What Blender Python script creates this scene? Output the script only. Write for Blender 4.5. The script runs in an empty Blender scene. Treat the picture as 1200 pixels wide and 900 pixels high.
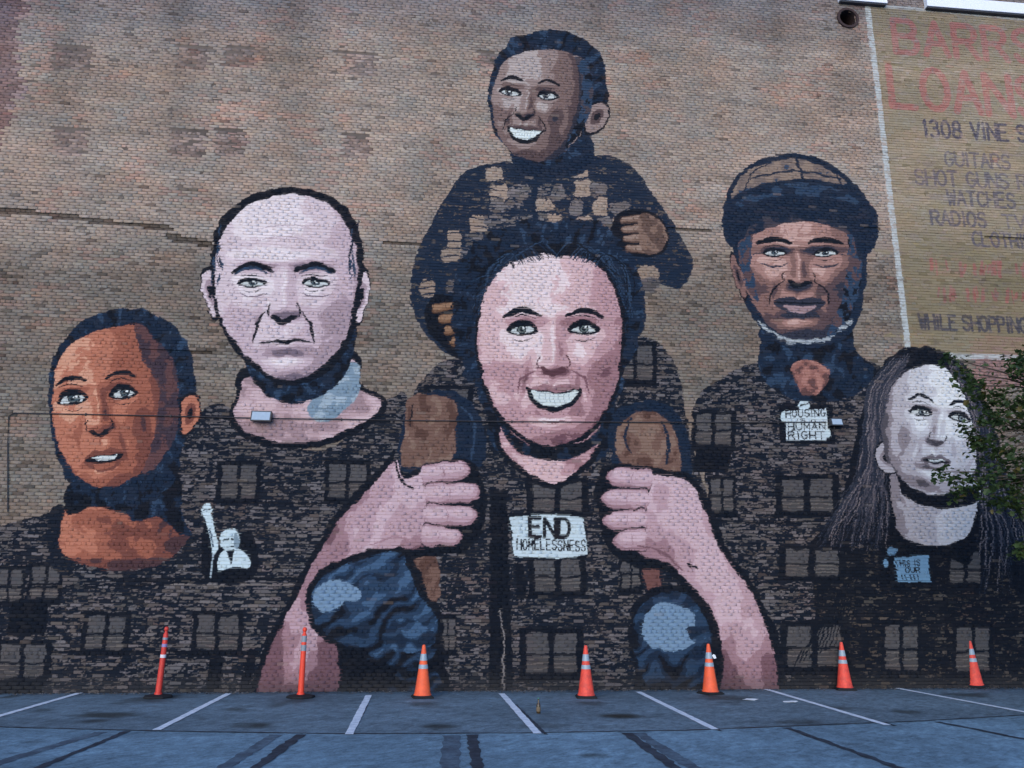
import bpy, math, random
import numpy as np
from mathutils import Vector

# ------------------------------------------------------------------ camera
random.seed(7)
RNG = np.random.default_rng(11)
scene = bpy.context.scene
COL = scene.collection
W0, H0 = 1200.0, 900.0                       # the photograph's size
YAW, PITCH, ROLL = math.radians(5.97), math.radians(13.65), math.radians(0.40)
FPX, CAM_D, CAM_H = 976.0, 17.07, 1.974      # focal length in px, metres to wall, eye height
_cy, _sy, _ct, _st = math.cos(YAW), math.sin(YAW), math.cos(PITCH), math.sin(PITCH)
FWD = np.array([_sy*_ct, _cy*_ct, _st]); R0 = np.array([_cy, -_sy, 0.0]); U0 = np.cross(R0, FWD)
_cr, _sr = math.cos(ROLL), math.sin(ROLL)
RGT, UPV = _cr*R0 + _sr*U0, _cr*U0 - _sr*R0
EYE = np.array([0.0, -CAM_D, CAM_H])
cam_data = bpy.data.cameras.new('camera')
cam_data.sensor_width = 36.0; cam_data.lens = FPX/W0*36.0
cam_data.clip_start = 0.1; cam_data.clip_end = 3000
cam = bpy.data.objects.new('camera', cam_data); COL.objects.link(cam)
from mathutils import Matrix
M3 = Matrix(((RGT[0], UPV[0], -FWD[0]), (RGT[1], UPV[1], -FWD[1]), (RGT[2], UPV[2], -FWD[2])))
cam.matrix_world = Matrix.Translation(Vector(EYE)) @ M3.to_4x4()
scene.camera = cam

# ------------------------------------------------------------------ sky, sun, exposure
SUN_EL, SUN_AZ = math.radians(11), math.radians(200)      # soft light from behind the camera
world = bpy.data.worlds.new('World'); scene.world = world; world.use_nodes = True
wn = world.node_tree; wn.nodes.clear()
sky = wn.nodes.new('ShaderNodeTexSky'); sky.sky_type = 'NISHITA'; sky.sun_disc = False
sky.sun_elevation = SUN_EL; sky.sun_rotation = SUN_AZ
sky.air_density = 1.0; sky.dust_density = 0.1; sky.ozone_density = 6.0
bg = wn.nodes.new('ShaderNodeBackground'); bg.inputs['Strength'].default_value = 0.15
wo = wn.nodes.new('ShaderNodeOutputWorld')
wn.links.new(sky.outputs[0], bg.inputs[0]); wn.links.new(bg.outputs[0], wo.inputs[0])
sun_d = bpy.data.lights.new('sun', 'SUN'); sun_d.energy = 1.3; sun_d.angle = math.radians(50)
sun_d.color = (1.0, 0.80, 0.60)
sun = bpy.data.objects.new('sun', sun_d); COL.objects.link(sun)
sdir = Vector((math.sin(SUN_AZ)*math.cos(SUN_EL), math.cos(SUN_AZ)*math.cos(SUN_EL), math.sin(SUN_EL)))
sun.rotation_euler = sdir.to_track_quat('Z', 'Y').to_euler()
vs = scene.view_settings
vs.view_transform = 'Standard'; vs.look = 'None'; vs.gamma = 1.0; vs.use_curve_mapping = False
vs.exposure = 1.38
scene.render.resolution_x = 1024; scene.render.resolution_y = 768

# ------------------------------------------------------------------ helpers
def lin(c):
    c = np.asarray(c, float)/255.0
    return np.where(c <= 0.04045, c/12.92, ((c+0.055)/1.055)**2.4)

def ray(x, y):
    return FWD + RGT*((x-600.0)/FPX) - UPV*((y-450.0)/FPX)

def on_wall(x, y, Y=0.0):
    d = ray(x, y); t = (Y-EYE[1])/d[1]
    p = EYE + d*t
    return float(p[0]), float(p[2])

def on_ground(x, y):
    d = ray(x, y); t = -EYE[2]/d[2]
    p = EYE + d*t
    return float(p[0]), float(p[1])

def to_px(P):
    d = np.asarray(P, float) - EYE
    z = d@FWD
    return 600+FPX*(d@RGT)/z, 450-FPX*(d@UPV)/z, z

def mesh_obj(name, verts, faces, mat=None, parent=None, smooth=False):
    me = bpy.data.meshes.new(name)
    me.from_pydata([tuple(v) for v in verts], [], [tuple(f) for f in faces])
    if mat: me.materials.append(mat)
    if smooth:
        me.polygons.foreach_set('use_smooth', [True]*len(me.polygons))
    me.update()
    o = bpy.data.objects.new(name, me); COL.objects.link(o)
    if parent: o.parent = parent
    return o

def empty(name, loc=(0, 0, 0), rz=0.0):
    o = bpy.data.objects.new(name, None); COL.objects.link(o)
    o.location = loc; o.rotation_euler = (0, 0, rz); o.empty_display_size = 0.2
    return o

def tag(o, label=None, cat=None, group=None, kind=None):
    if label: o['label'] = label
    if cat: o['category'] = cat
    if group: o['group'] = group
    if kind: o['kind'] = kind
    return o

def copy_tree(o, parent=None):
    c = o.copy(); COL.objects.link(c); c.parent = parent
    for ch in list(o.children): copy_tree(ch, c)
    return c

class MB:
    """collects simple shapes into one mesh"""
    def __init__(s): s.v = []; s.f = []
    def add(s, v, f):
        n = len(s.v); s.v += [tuple(p) for p in v]; s.f += [tuple(i+n for i in q) for q in f]
    def box(s, a, b, taper=0.0):
        x0, y0, z0 = a; x1, y1, z1 = b; t = taper
        s.add([(x0, y0, z0), (x1, y0, z0), (x1, y1, z0), (x0, y1, z0),
               (x0+t, y0+t, z1), (x1-t, y0+t, z1), (x1-t, y1-t, z1), (x0+t, y1-t, z1)],
              [(0, 3, 2, 1), (4, 5, 6, 7), (0, 1, 5, 4), (1, 2, 6, 5), (2, 3, 7, 6), (3, 0, 4, 7)])
    def lathe(s, prof, n=28, cx=0, cy=0, cap=True, rot=0.0, dent=None):
        v = []; f = []
        for (r, z) in prof:
            for k in range(n):
                a = 2*math.pi*k/n + rot; rr = r
                if dent: rr = r*dent(a, z)
                v.append((cx+rr*math.cos(a), cy+rr*math.sin(a), z))
        m = len(prof)
        for i in range(m-1):
            for k in range(n):
                k2 = (k+1) % n
                f.append((i*n+k, i*n+k2, (i+1)*n+k2, (i+1)*n+k))
        if cap:
            f.append(tuple(range(n-1, -1, -1))); f.append(tuple((m-1)*n+k for k in range(n)))
        s.add(v, f)
    def tube(s, pts, rad, n=8, cap=True):
        pts = [Vector(p) for p in pts]; m = len(pts)
        if not hasattr(rad, '__len__'): rad = [rad]*m
        v = []; f = []
        for i, p in enumerate(pts):
            t = (pts[min(i+1, m-1)]-pts[max(i-1, 0)]).normalized()
            u = t.cross(Vector((0, 0, 1)))
            if u.length < 1e-3: u = t.cross(Vector((1, 0, 0)))
            u.normalize(); w = t.cross(u)
            for k in range(n):
                a = 2*math.pi*k/n
                v.append(tuple(p + (u*math.cos(a)+w*math.sin(a))*rad[i]))
        for i in range(m-1):
            for k in range(n):
                k2 = (k+1) % n
                f.append((i*n+k, i*n+k2, (i+1)*n+k2, (i+1)*n+k))
        if cap:
            f.append(tuple(range(n-1, -1, -1))); f.append(tuple((m-1)*n+k for k in range(n)))
        s.add(v, f)
    def build(s, name, mat, parent=None, smooth=False, sharp=35):
        o = mesh_obj(name, s.v, s.f, mat, parent, smooth)
        if smooth:
            try: o.data.set_sharp_from_angle(angle=math.radians(sharp))
            except Exception: pass
        return o

def material(name, color, rough=0.7, spec=0.3, var=0.0, scale=20.0, color2=None, bump=0.0, attr=None, metal=0.0,
             scale2=None, trans=0.0):
    m = bpy.data.materials.new(name); m.use_nodes = True
    nt = m.node_tree; b = nt.nodes['Principled BSDF']
    b.inputs['Roughness'].default_value = rough
    b.inputs['Specular IOR Level'].default_value = spec
    b.inputs['Metallic'].default_value = metal
    tc = nt.nodes.new('ShaderNodeTexCoord')
    nz = nt.nodes.new('ShaderNodeTexNoise'); nz.inputs['Scale'].default_value = scale
    nz.inputs['Detail'].default_value = 6; nz.inputs['Roughness'].default_value = 0.65
    nt.links.new(tc.outputs['Object'], nz.inputs['Vector'])
    src = None
    if attr:
        a = nt.nodes.new('ShaderNodeAttribute'); a.attribute_name = attr; src = a.outputs['Color']
    if color2 is not None:
        mx = nt.nodes.new('ShaderNodeMix'); mx.data_type = 'RGBA'
        rp = nt.nodes.new('ShaderNodeMapRange')
        rp.inputs['From Min'].default_value = 0.42; rp.inputs['From Max'].default_value = 0.62
        nt.links.new(nz.outputs['Fac'], rp.inputs['Value']); nt.links.new(rp.outputs[0], mx.inputs['Factor'])
        if src: nt.links.new(src, mx.inputs['A'])
        else: mx.inputs['A'].default_value = (*color, 1)
        mx.inputs['B'].default_value = (*color2, 1); src = mx.outputs['Result']
    if var > 0:
        nz2 = nt.nodes.new('ShaderNodeTexNoise'); nz2.inputs['Scale'].default_value = scale2 or scale*3.1
        nz2.inputs['Detail'].default_value = 5; nz2.inputs['Roughness'].default_value = 0.7
        nt.links.new(tc.outputs['Object'], nz2.inputs['Vector'])
        r2 = nt.nodes.new('ShaderNodeMapRange')
        r2.inputs['From Min'].default_value = 0.25; r2.inputs['From Max'].default_value = 0.75
        r2.inputs['To Min'].default_value = 1-var; r2.inputs['To Max'].default_value = 1+var
        nt.links.new(nz2.outputs['Fac'], r2.inputs['Value'])
        ml = nt.nodes.new('ShaderNodeVectorMath'); ml.operation = 'SCALE'
        if src: nt.links.new(src, ml.inputs[0])
        else: ml.inputs[0].default_value = color
        nt.links.new(r2.outputs[0], ml.inputs['Scale']); src = ml.outputs[0]
    if src: nt.links.new(src, b.inputs['Base Color'])
    else: b.inputs['Base Color'].default_value = (*color, 1)
    if bump > 0:
        bp = nt.nodes.new('ShaderNodeBump'); bp.inputs['Strength'].default_value = bump
        bp.inputs['Distance'].default_value = 0.01
        nt.links.new(nz.outputs['Fac'], bp.inputs['Height']); nt.links.new(bp.outputs[0], b.inputs['Normal'])
    if trans > 0:
        tr = nt.nodes.new('ShaderNodeBsdfTranslucent')
        if src: nt.links.new(src, tr.inputs['Color'])
        else: tr.inputs['Color'].default_value = (*color, 1)
        ms = nt.nodes.new('ShaderNodeMixShader'); ms.inputs[0].default_value = trans
        out = nt.nodes['Material Output']
        nt.links.new(b.outputs[0], ms.inputs[1]); nt.links.new(tr.outputs[0], ms.inputs[2])
        nt.links.new(ms.outputs[0], out.inputs[0])
    return m

def sstep(a, b, x):
    t = np.clip((x-a)/(b-a), 0, 1); return t*t*(3-2*t)

def vnoise(x, y, seed=0):
    """smooth 2D value noise in 0..1, vectorised"""
    r = np.random.default_rng(seed).random((256, 256))
    xi = np.floor(x).astype(int); yi = np.floor(y).astype(int)
    fx = x-xi; fy = y-yi; fx = fx*fx*(3-2*fx); fy = fy*fy*(3-2*fy)
    a = r[yi % 256, xi % 256]; b = r[yi % 256, (xi+1) % 256]
    c = r[(yi+1) % 256, xi % 256]; d = r[(yi+1) % 256, (xi+1) % 256]
    return (a*(1-fx)+b*fx)*(1-fy)+(c*(1-fx)+d*fx)*fy

def fbm(x, y, seed=0, o=4):
    s = 0; a = 0.5; t = 0
    for i in range(o):
        s = s+a*vnoise(x*2**i, y*2**i, seed+i); t += a; a *= 0.5
    return s/t

# ------------------------------------------------------------------ the paint on the wall, laid out in metres on the wall
RES = 140.0
CX0, CX1, CZ1 = -12.5, 17.5, 17.3
CWID, CHGT = int((CX1-CX0)*RES), int(CZ1*RES)
C_RGB = np.zeros((CHGT, CWID, 3), np.float32)
C_COV = np.zeros((CHGT, CWID), np.float32)      # how much of the brick the paint hides
C_TEX = np.zeros((CHGT, CWID), np.float32)      # share of bricks left bare (dry-brushed areas)
C_ID = np.zeros((CHGT, CWID), np.int8)
CUR = dict(id=0)

def smooth_pts(P, closed=True, k=6):
    P = np.asarray(P, float); n = len(P); out = []
    rng = range(n) if closed else range(n-1)
    for i in rng:
        if closed: p0, p1, p2, p3 = P[i-1], P[i], P[(i+1) % n], P[(i+2) % n]
        else: p0, p1, p2, p3 = P[max(i-1, 0)], P[i], P[i+1], P[min(i+2, n-1)]
        for j in range(k):
            t = j/k
            out.append(0.5*((2*p1)+(-p0+p2)*t+(2*p0-5*p1+4*p2-p3)*t*t+(-p0+3*p1-3*p2+p3)*t**3))
    if not closed: out.append(P[-1])
    return np.array(out)

def wall_px(P):
    W = np.array([on_wall(x, y) for x, y in P])
    return np.stack([(W[:, 0]-CX0)*RES, W[:, 1]*RES], 1)

def poly_mask(Q):
    x0 = int(max(0, math.floor(Q[:, 0].min()))); x1 = int(min(CWID, math.ceil(Q[:, 0].max())+1))
    y0 = int(max(0, math.floor(Q[:, 1].min()))); y1 = int(min(CHGT, math.ceil(Q[:, 1].max())+1))
    if x1 <= x0 or y1 <= y0: return None
    tg = np.zeros((y1-y0, x1-x0+1), np.int32)
    n = len(Q)
    for i in range(n):
        ax, ay = Q[i]; bx, by = Q[(i+1) % n]
        if ay == by: continue
        if ay > by: ax, ay, bx, by = bx, by, ax, ay
        ra = max(y0, int(math.ceil(ay-0.5))); rb = min(y1-1, int(math.ceil(by-0.5))-1)
        if rb < ra: continue
        rows = np.arange(ra, rb+1)
        xs = ax+(rows+0.5-ay)*(bx-ax)/(by-ay)
        c = np.clip(np.ceil(xs-0.5).astype(int)-x0, 0, x1-x0)
        np.add.at(tg, (rows-y0, c), 1)
    m = (np.cumsum(tg, 1)[:, :-1] & 1).astype(bool)
    return (slice(y0, y1), slice(x0, x1)), m

def put(sl, m, col, cov, tex):
    if col is not None: C_RGB[sl][m] = lin(col)*np.array([1.05, 1.0, .87])
    C_COV[sl][m] = cov; C_TEX[sl][m] = tex
    if CUR['id']: C_ID[sl][m] = CUR['id']

def fill(P, col, sm=True, cov=0.99, tex=0.0):
    P = smooth_pts(P) if sm else np.asarray(P, float)
    r = poly_mask(wall_px(P))
    if r: put(r[0], r[1], col, cov, tex)

def stroke_w(Q, wid, col, cov=0.99):
    """thick polyline already in canvas units; wid per point"""
    for i in range(len(Q)-1):
        a, b = Q[i], Q[i+1]; wa, wb = wid[i], wid[i+1]; w = max(wa, wb, 0.6)
        x0 = int(max(0, min(a[0], b[0])-w-1)); x1 = int(min(CWID, max(a[0], b[0])+w+2))
        y0 = int(max(0, min(a[1], b[1])-w-1)); y1 = int(min(CHGT, max(a[1], b[1])+w+2))
        if x1 <= x0 or y1 <= y0: continue
        X, Y = np.meshgrid(np.arange(x0, x1)+0.5, np.arange(y0, y1)+0.5)
        d = b-a; L = max(d@d, 1e-9)
        t = np.clip(((X-a[0])*d[0]+(Y-a[1])*d[1])/L, 0, 1)
        dist = np.hypot(X-a[0]-t*d[0], Y-a[1]-t*d[1])
        put((slice(y0, y1), slice(x0, x1)), dist < np.maximum((wa+(wb-wa)*t)*0.5, 0.55), col, cov, 0.0)

PXM = RES/57.0                                 # one photo pixel on the canvas, roughly
def line(P, w, col, sm=True, taper=0.0, cov=0.99):
    P = smooth_pts(P, False) if sm else np.asarray(P, float)
    n = len(P); t = np.linspace(0, 1, n)
    wid = w*PXM*(1-taper*np.abs(2*t-1)**1.5)
    stroke_w(wall_px(P), wid, col, cov)

def ell(cx, cy, rx, ry, col, rot=0.0, cov=0.99, n=28):
    a = np.linspace(0, 2*math.pi, n, endpoint=False); c, s = math.cos(rot), math.sin(rot)
    x, y = rx*np.cos(a), ry*np.sin(a)
    fill(np.stack([cx+x*c-y*s, cy+x*s+y*c], 1), col, False, cov)

# -------- lettering
def arc(cx, cy, rx, ry, a0, a1, n=9):
    return [(cx+rx*math.cos(math.radians(a0+(a1-a0)*i/(n-1))), cy+ry*math.sin(math.radians(a0+(a1-a0)*i/(n-1)))) for i in range(n)]
G = {
 'A': [[(0, 0), (.5, 1), (1, 0)], [(.2, .36), (.8, .36)]],
 'B': [[(0, 0), (0, 1), (.6, 1)]+arc(.6, .76, .32, .24, 90, -90)+[(0, .52)], [(.6, .52)]+arc(.62, .26, .36, .26, 90, -90)+[(0, 0)]],
 'C': [arc(.55, .5, .5, .5, 45, 315)],
 'D': [[(0, 0), (0, 1), (.4, 1)]+arc(.4, .5, .55, .5, 90, -90)+[(0, 0)]],
 'E': [[(.9, 1), (0, 1), (0, 0), (.95, 0)], [(0, .52), (.75, .52)]],
 'F': [[(.9, 1), (0, 1), (0, 0)], [(0, .52), (.7, .52)]],
 'G': [arc(.52, .5, .5, .5, 50, 330)+[(1, .45), (.6, .45)]],
 'H': [[(0, 0), (0, 1)], [(1, 0), (1, 1)], [(0, .5), (1, .5)]],
 'I': [[(.5, 0), (.5, 1)]],
 'L': [[(0, 1), (0, 0), (.9, 0)]],
 'M': [[(0, 0), (.05, 1), (.5, .35), (.95, 1), (1, 0)]],
 'N': [[(0, 0), (0, 1), (1, 0), (1, 1)]],
 'O': [arc(.5, .5, .5, .5, 0, 360, 17)],
 'P': [[(0, 0), (0, 1), (.6, 1)]+arc(.6, .74, .34, .26, 90, -90)+[(0, .48)]],
 'R': [[(0, 0), (0, 1), (.6, 1)]+arc(.6, .75, .34, .25, 90, -90)+[(0, .5)], [(.5, .5), (1, 0)]],
 'S': [arc(.5, .75, .45, .25, 20, 270)+arc(.5, .26, .47, .26, 90, -160)],
 'T': [[(.5, 0), (.5, 1)], [(0, 1), (1, 1)]],
 'U': [[(0, 1), (0, .35)]+arc(.5, .35, .5, .35, 180, 360)+[(1, 1)]],
 'V': [[(0, 1), (.5, 0), (1, 1)]],
 'W': [[(0, 1), (.25, 0), (.5, .75), (.75, 0), (1, 1)]],
 '_': [], 'a': [arc(.45, .35, .4, .35, 0, 360, 13), [(.85, .7), (.9, 0)]],
 '1': [[(.2, .8), (.5, 1), (.5, 0)]],
 '3': [arc(.45, .75, .4, .25, 150, -90)+arc(.45, .26, .48, .26, 90, -150)],
 '0': [arc(.5, .5, .45, .5, 0, 360, 17)],
 '8': [arc(.5, .75, .38, .25, 0, 360, 13), arc(.5, .26, .47, .26, 0, 360, 13)],
 "'": [[(.5, 1), (.45, .75)]], '-': [[(.1, .5), (.9, .5)]], ' ': [],
}
NARROW = {'I': .35, '1': .5, "'": .3, ' ': .6, '-': .6}
def text(s, xa, ya, xb, yb, hpx, w, col, cov=0.9, jit=0.0, gap=0.28):
    """lettering whose baseline runs from pixel (xa,ya) to (xb,yb) on the wall; hpx = letter height"""
    A = np.array(on_wall(xa, ya)); B = np.array(on_wall(xb, yb)); T = np.array(on_wall(xa, ya-hpx))
    hh = T[1]-A[1]
    ws = [NARROW.get(c, 1.0) for c in s]; tot = sum(ws)+gap*(len(s)-1)
    p = 0.0; rr = random.Random(len(s)*7+int(xa))
    for c, k in zip(s, ws):
        dz = rr.uniform(-jit, jit)*hh; rt = rr.uniform(-jit, jit)*0.6
        for st in G[c]:
            Q = []
            for (u, v) in st:
                uu = (u*k if c not in NARROW else u*k) + rt*(v-.5)
                o = A+(B-A)*((p+uu)/tot)
                Q.append(((o[0]-CX0)*RES, (o[1]+hh*v+dz)*RES))
            stroke_w(np.array(Q), [w*PXM]*len(Q), col, cov)
        p += k+gap

# -------- generic stencil portraits (stand-ins for the mural's people, not likenesses)
NAVY, NAVY2, INK = (22, 37, 58), (42, 62, 88), (13, 21, 34)
class Fr:
    def __init__(s, cx, cy, sx, sy, rot=0.0):
        s.c = (cx, cy); s.s = (sx, sy); s.r = math.radians(rot)
    def __call__(s, *uv):
        c, n = math.cos(s.r), math.sin(s.r); out = []
        for u, v in uv:
            x, y = u*s.s[0], v*s.s[1]
            out.append((s.c[0]+x*c-y*n, s.c[1]+x*n+y*c))
        return out
    def k(s): return s.s[0]/80.0

def eye(f, u, v, w, h, iris=(70, 88, 100), white=(186, 194, 200), sq=1.0, look=0.0, side=1, sock=None):
    h = h*.86
    if sock:
        fill(f((u-w*1.45, v-.02), (u-w*.8, v-h*3.0), (u+w*.6, v-h*3.1), (u+w*1.45, v-h*.8), (u+w*.9, v+h*1.7), (u-w*.4, v+h*2.0)), sock)
    fill(f((u-w*1.12, v+.012), (u-w*.55, v-h*1.45*sq), (u+w*.45, v-h*1.5*sq), (u+w*1.15, v+.005), (u+w*.4, v+h*1.0), (u-w*.4, v+h*1.0)), INK)
    fill(f((u-w*.82, v+.018), (u-w*.35, v-h*.45*sq), (u+w*.4, v-h*.48*sq), (u+w*.82, v+.014), (u+w*.3, v+h*.66), (u-w*.35, v+h*.66)), white)
    x, y = f((u+look*w, v))[0]
    r = h*f.s[1]
    ell(x, y-.05*r, r*.88, r*.82*sq, INK); ell(x, y+.05*r, r*.62, r*.55*sq, iris); ell(x, y, r*.34, r*.34*sq, INK); ell(x+r*.35, y-r*.25, r*.2, r*.2, (215, 222, 228))
    line(f((u-w*.95, v-h*2.1*sq), (u, v-h*2.55*sq), (u+w*.95, v-h*1.9*sq)), 1.6*f.k(), INK, taper=.7)
    line(f((u-w*.7, v+h*1.7), (u, v+h*2.05), (u+w*.8, v+h*1.5)), 1.3*f.k(), sock or INK, taper=.7)

def brow(f, u, v, w, th, side, col=INK, arch=.05):
    a, b = u-side*w, u+side*w
    line(f((a, v+arch*.4), (u-side*w*.3, v-arch), (u+side*w*.4, v-arch*.8), (b, v+arch*.8)), th*f.k(), col, taper=.55)

def nose(f, u, v, w, col=INK, shade=None):
    if shade: fill(f((u+.02, v-.42), (u+w*.7, v-.2), (u+w*.95, v-.03), (u+w*.4, v+.03), (u+w*.25, v-.2)), shade)
    fill(f((u-w*.9, v-.02), (u-w*.5, v-.035), (u-w*.1, v+.015), (u+w*.5, v-.03), (u+w*.95, v-.015), (u+w*.4, v+.055), (u, v+.07), (u-w*.5, v+.055)), col)
    line(f((u-w*1.02, v-.02), (u-w*1.12, v-.08), (u-w*.95, v-.14)), 2.2*f.k(), col, taper=.4)
    line(f((u+w*1.02, v-.02), (u+w*1.14, v-.08), (u+w*.95, v-.14)), 2.2*f.k(), col, taper=.4)

def smile(f, u, v, w, h, lip, teeth=(205, 220, 226), open_=1.0, ang=0.0):
    fill(f((u-w, v-.02-ang), (u-w*.45, v-h*.75), (u, v-h*.6), (u+w*.45, v-h*.75), (u+w, v-.02+ang), (u+w*.55, v+h*1.0), (u, v+h*1.3), (u-w*.55, v+h*1.0)), INK)
    fill(f((u-w*.7, v+h*.2), (u-w*.3, v+h*.5), (u+w*.3, v+h*.5), (u+w*.7, v+h*.2), (u+w*.4, v+h*.95), (u, v+h*1.18), (u-w*.4, v+h*.95)), lip)
    if open_ > 0:
        fill(f((u-w*.8, v-.01-ang*.8), (u-w*.4, v-h*.4), (u, v-h*.32), (u+w*.4, v-h*.4), (u+w*.8, v-.01+ang*.8), (u+w*.45, v+h*.32*open_), (u, v+h*.46*open_), (u-w*.45, v+h*.32*open_)), teeth)
        for k in (-.5, -.28, -.08, .12, .32, .52):
            line(f((u+w*k, v-h*.33), (u+w*k, v+h*.3*open_)), .8*f.k(), (150, 168, 180), False)

def planes(f, mid, u=0.0, side=1, chin=.72):
    fill(f((u+side*.16, -.2), (u+side*.27, .0), (u+side*.34, .2), (u+side*.2, .24), (u+side*.14, .1), (u+side*.1, -.1)), mid)
    fill(f((u-.2, chin), (u, chin+.02), (u+.2, chin), (u+.12, chin+.06), (u-.1, chin+.06)), mid)
    fill(f((u-.05, .33), (u+.05, .33), (u+.07, .44), (u-.06, .44)), mid)

def wob(P, amp=1.5, seed=0, closed=True):
    """uneven, hand-painted outline"""
    Q = smooth_pts(P, closed, 10); n = len(Q)
    rr = np.random.default_rng(int(abs(Q[0, 0]*7+Q[0, 1]))+seed)
    d = rr.normal(0, 1, (n, 2)); d = (d+np.roll(d, 1, 0)+np.roll(d, -1, 0))/1.7
    return Q+d*amp*.5

def region(P, sm=True):
    Q = smooth_pts(P) if sm else np.asarray(P, float)
    r = poly_mask(wall_px(Q))
    if r is None: return None
    sl, m = r
    Z, X = np.meshgrid((np.arange(sl[0].start, sl[0].stop)+.5)/RES, (np.arange(sl[1].start, sl[1].stop)+.5)/RES+CX0, indexing='ij')
    px, py, _ = to_px(np.stack([X, 0*X, Z], -1).reshape(-1, 3))
    return sl, m, px.reshape(X.shape), py.reshape(X.shape)

def tone_fill(P, tones, fn, cuts, sm=True):
    r = region(P, sm)
    if r is None: return
    sl, m, px, py = r
    k = np.digitize(fn(px, py), cuts)
    for i, c in enumerate(tones): put(sl, m & (k == i), c, .99, 0.0)

def ridge(x, y, seed):
    return .5+.20*np.sin(x*3.4+11.0*fbm(x*.5, y*1.5, seed, 2)+y*1.5)+.75*(fbm(x*.9, y*1.8, seed+3, 3)-.5)

def hair(P, amp=1.6):
    Q = wob(P, amp); c = Q.mean(0)
    def fn(x, y):
        a = np.arctan2(y-c[1], x-c[0]); r = np.hypot(x-c[0], y-c[1])
        return .6*fbm(a*14, r/26, 19, 3)+.4*fbm(x/5, y/5, 29, 2)
    tone_fill(Q, [INK, NAVY, NAVY2], fn, (.40, .64), False)

def ear(P, dark, lite):
    P = np.array(P, float); c = P.mean(0)
    fill(P+(P-c)*.16, INK); fill(P, lite); fill(c+(P-c)*.55, dark); fill(c+(P-c)*.28, INK)

def finger(x0, y0, x1, y1, w, T):
    d = np.array([x1-x0, y1-y0]); L = np.hypot(*d); d = d/L; n = np.array([-d[1], d[0]])
    if n[1] < 0: n = -n
    a = np.array([x0, y0], float); b = np.array([x1, y1], float); h = w*.5
    def cap(g, sh=0.0):
        o = n*sh
        return [a+o-n*h*g, a+o+d*L*.45-n*h*g*1.04, b+o-n*h*g*.9, b+o+d*h*g*.9-n*h*g*.3, b+o+d*h*g*.9+n*h*g*.35, b+o+n*h*g*.9, a+o+d*L*.5+n*h*g, a+o+n*h*g]
    fill(cap(1.06), INK); fill(cap(.93), T[0]); fill(cap(.74, -h*.12), T[1]); fill(cap(.42, -h*.26), T[-1])
    m = a+d*L*.52
    line([m-n*h*.55, m+d*1.5, m+n*h*.5], 1.2, T[0], taper=.6)

def face_shade(f, P, tones, u0=0.0, v0=0.0, L=(-.4, -.5, .75), q=(.06, .2, .5, .8), seed=0, male=0, smile=0, sm=True):
    """light and shade of a plain modelled head, broken into flat tones of paint"""
    sl, m, px, py = region(P, sm)
    dx, dy = px-f.c[0], py-f.c[1]; c, n = math.cos(f.r), math.sin(f.r)
    U = (dx*c+dy*n)/f.s[0]; V = (-dx*n+dy*c)/f.s[1]
    g = lambda a, b, ru, rv: np.exp(-(a/ru)**2-(b/rv)**2)
    def Hh(u, v):
        h = 1.0*np.sqrt(np.clip(1.25-(u/1.0)**2-((v+.05)/1.12)**2, .02, None))
        a = u-u0; b = v-v0
        h = h+.09*g(a, b+.28, .62, .07)*(1+.5*male)
        for sd in (-1, 1):
            h = h-.20*g(a-sd*.42, b+.14, .22, .10)+.05*g(a-sd*.42, b+.13, .15, .055)
            h = h+.13*g(a-sd*.52, b-.17, .25, .17)*(1+.5*smile)
            h = h-.07*g(a-sd*(.36+.25*(b-.35)), b-.42, .055, .16)*(1+.8*smile)
            h = h+.09*g(a-sd*.15, b-.22, .075, .06)
            h = h-.08*g(a-sd*.82, b-.35, .16, .3)
        t = np.clip((b+.25)/.5, 0, 1)
        h = h+(.10+.26*t)*np.exp(-(a/(.085+.06*t))**2)*(1/(1+np.exp(-(b+.24)*22)))*(1/(1+np.exp((b-.27)*34)))
        h = h+.13*g(a, b-.52, .40, .20)-.05*g(a, b-.40, .045, .07)
        h = h+.05*g(a, b-.60, .24, .045)-.09*g(a, b-.71, .26, .045)+.13*g(a, b-.85, .28, .11)
        h = h+.04*g(a-.3, b+.55, .3, .2)+.04*g(a+.3, b+.55, .3, .2)
        return h
    e = .02; asp = f.s[1]/f.s[0]
    hu = (Hh(U+e, V)-Hh(U-e, V))/(2*e); hv = (Hh(U, V+e)-Hh(U, V-e))/(2*e)/asp
    L = np.array(L)/np.linalg.norm(L)
    sh = (-hu*L[0]-hv*L[1]+L[2])/np.sqrt(1+hu**2+hv**2)
    sh = sh+.16*(fbm(px/13, py/13, 200+seed, 3)-.5)+.10*(fbm(px/4, py/3, 230+seed, 2)-.5)
    cuts = np.quantile(sh[m], q)
    k = np.digitize(sh, cuts)
    for i, col in enumerate(tones): put(sl, m & (k == i), col, .99, 0.0)

def fold(f, u, v0, v1, w, spread=.42, col=None):
    for sd in (-1, 1):
        line(f((u+sd*.25, v0), (u+sd*(spread-.05), (v0+v1)/2-.03), (u+sd*spread, v1)), w*f.k(), col or INK, taper=.75)

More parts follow.
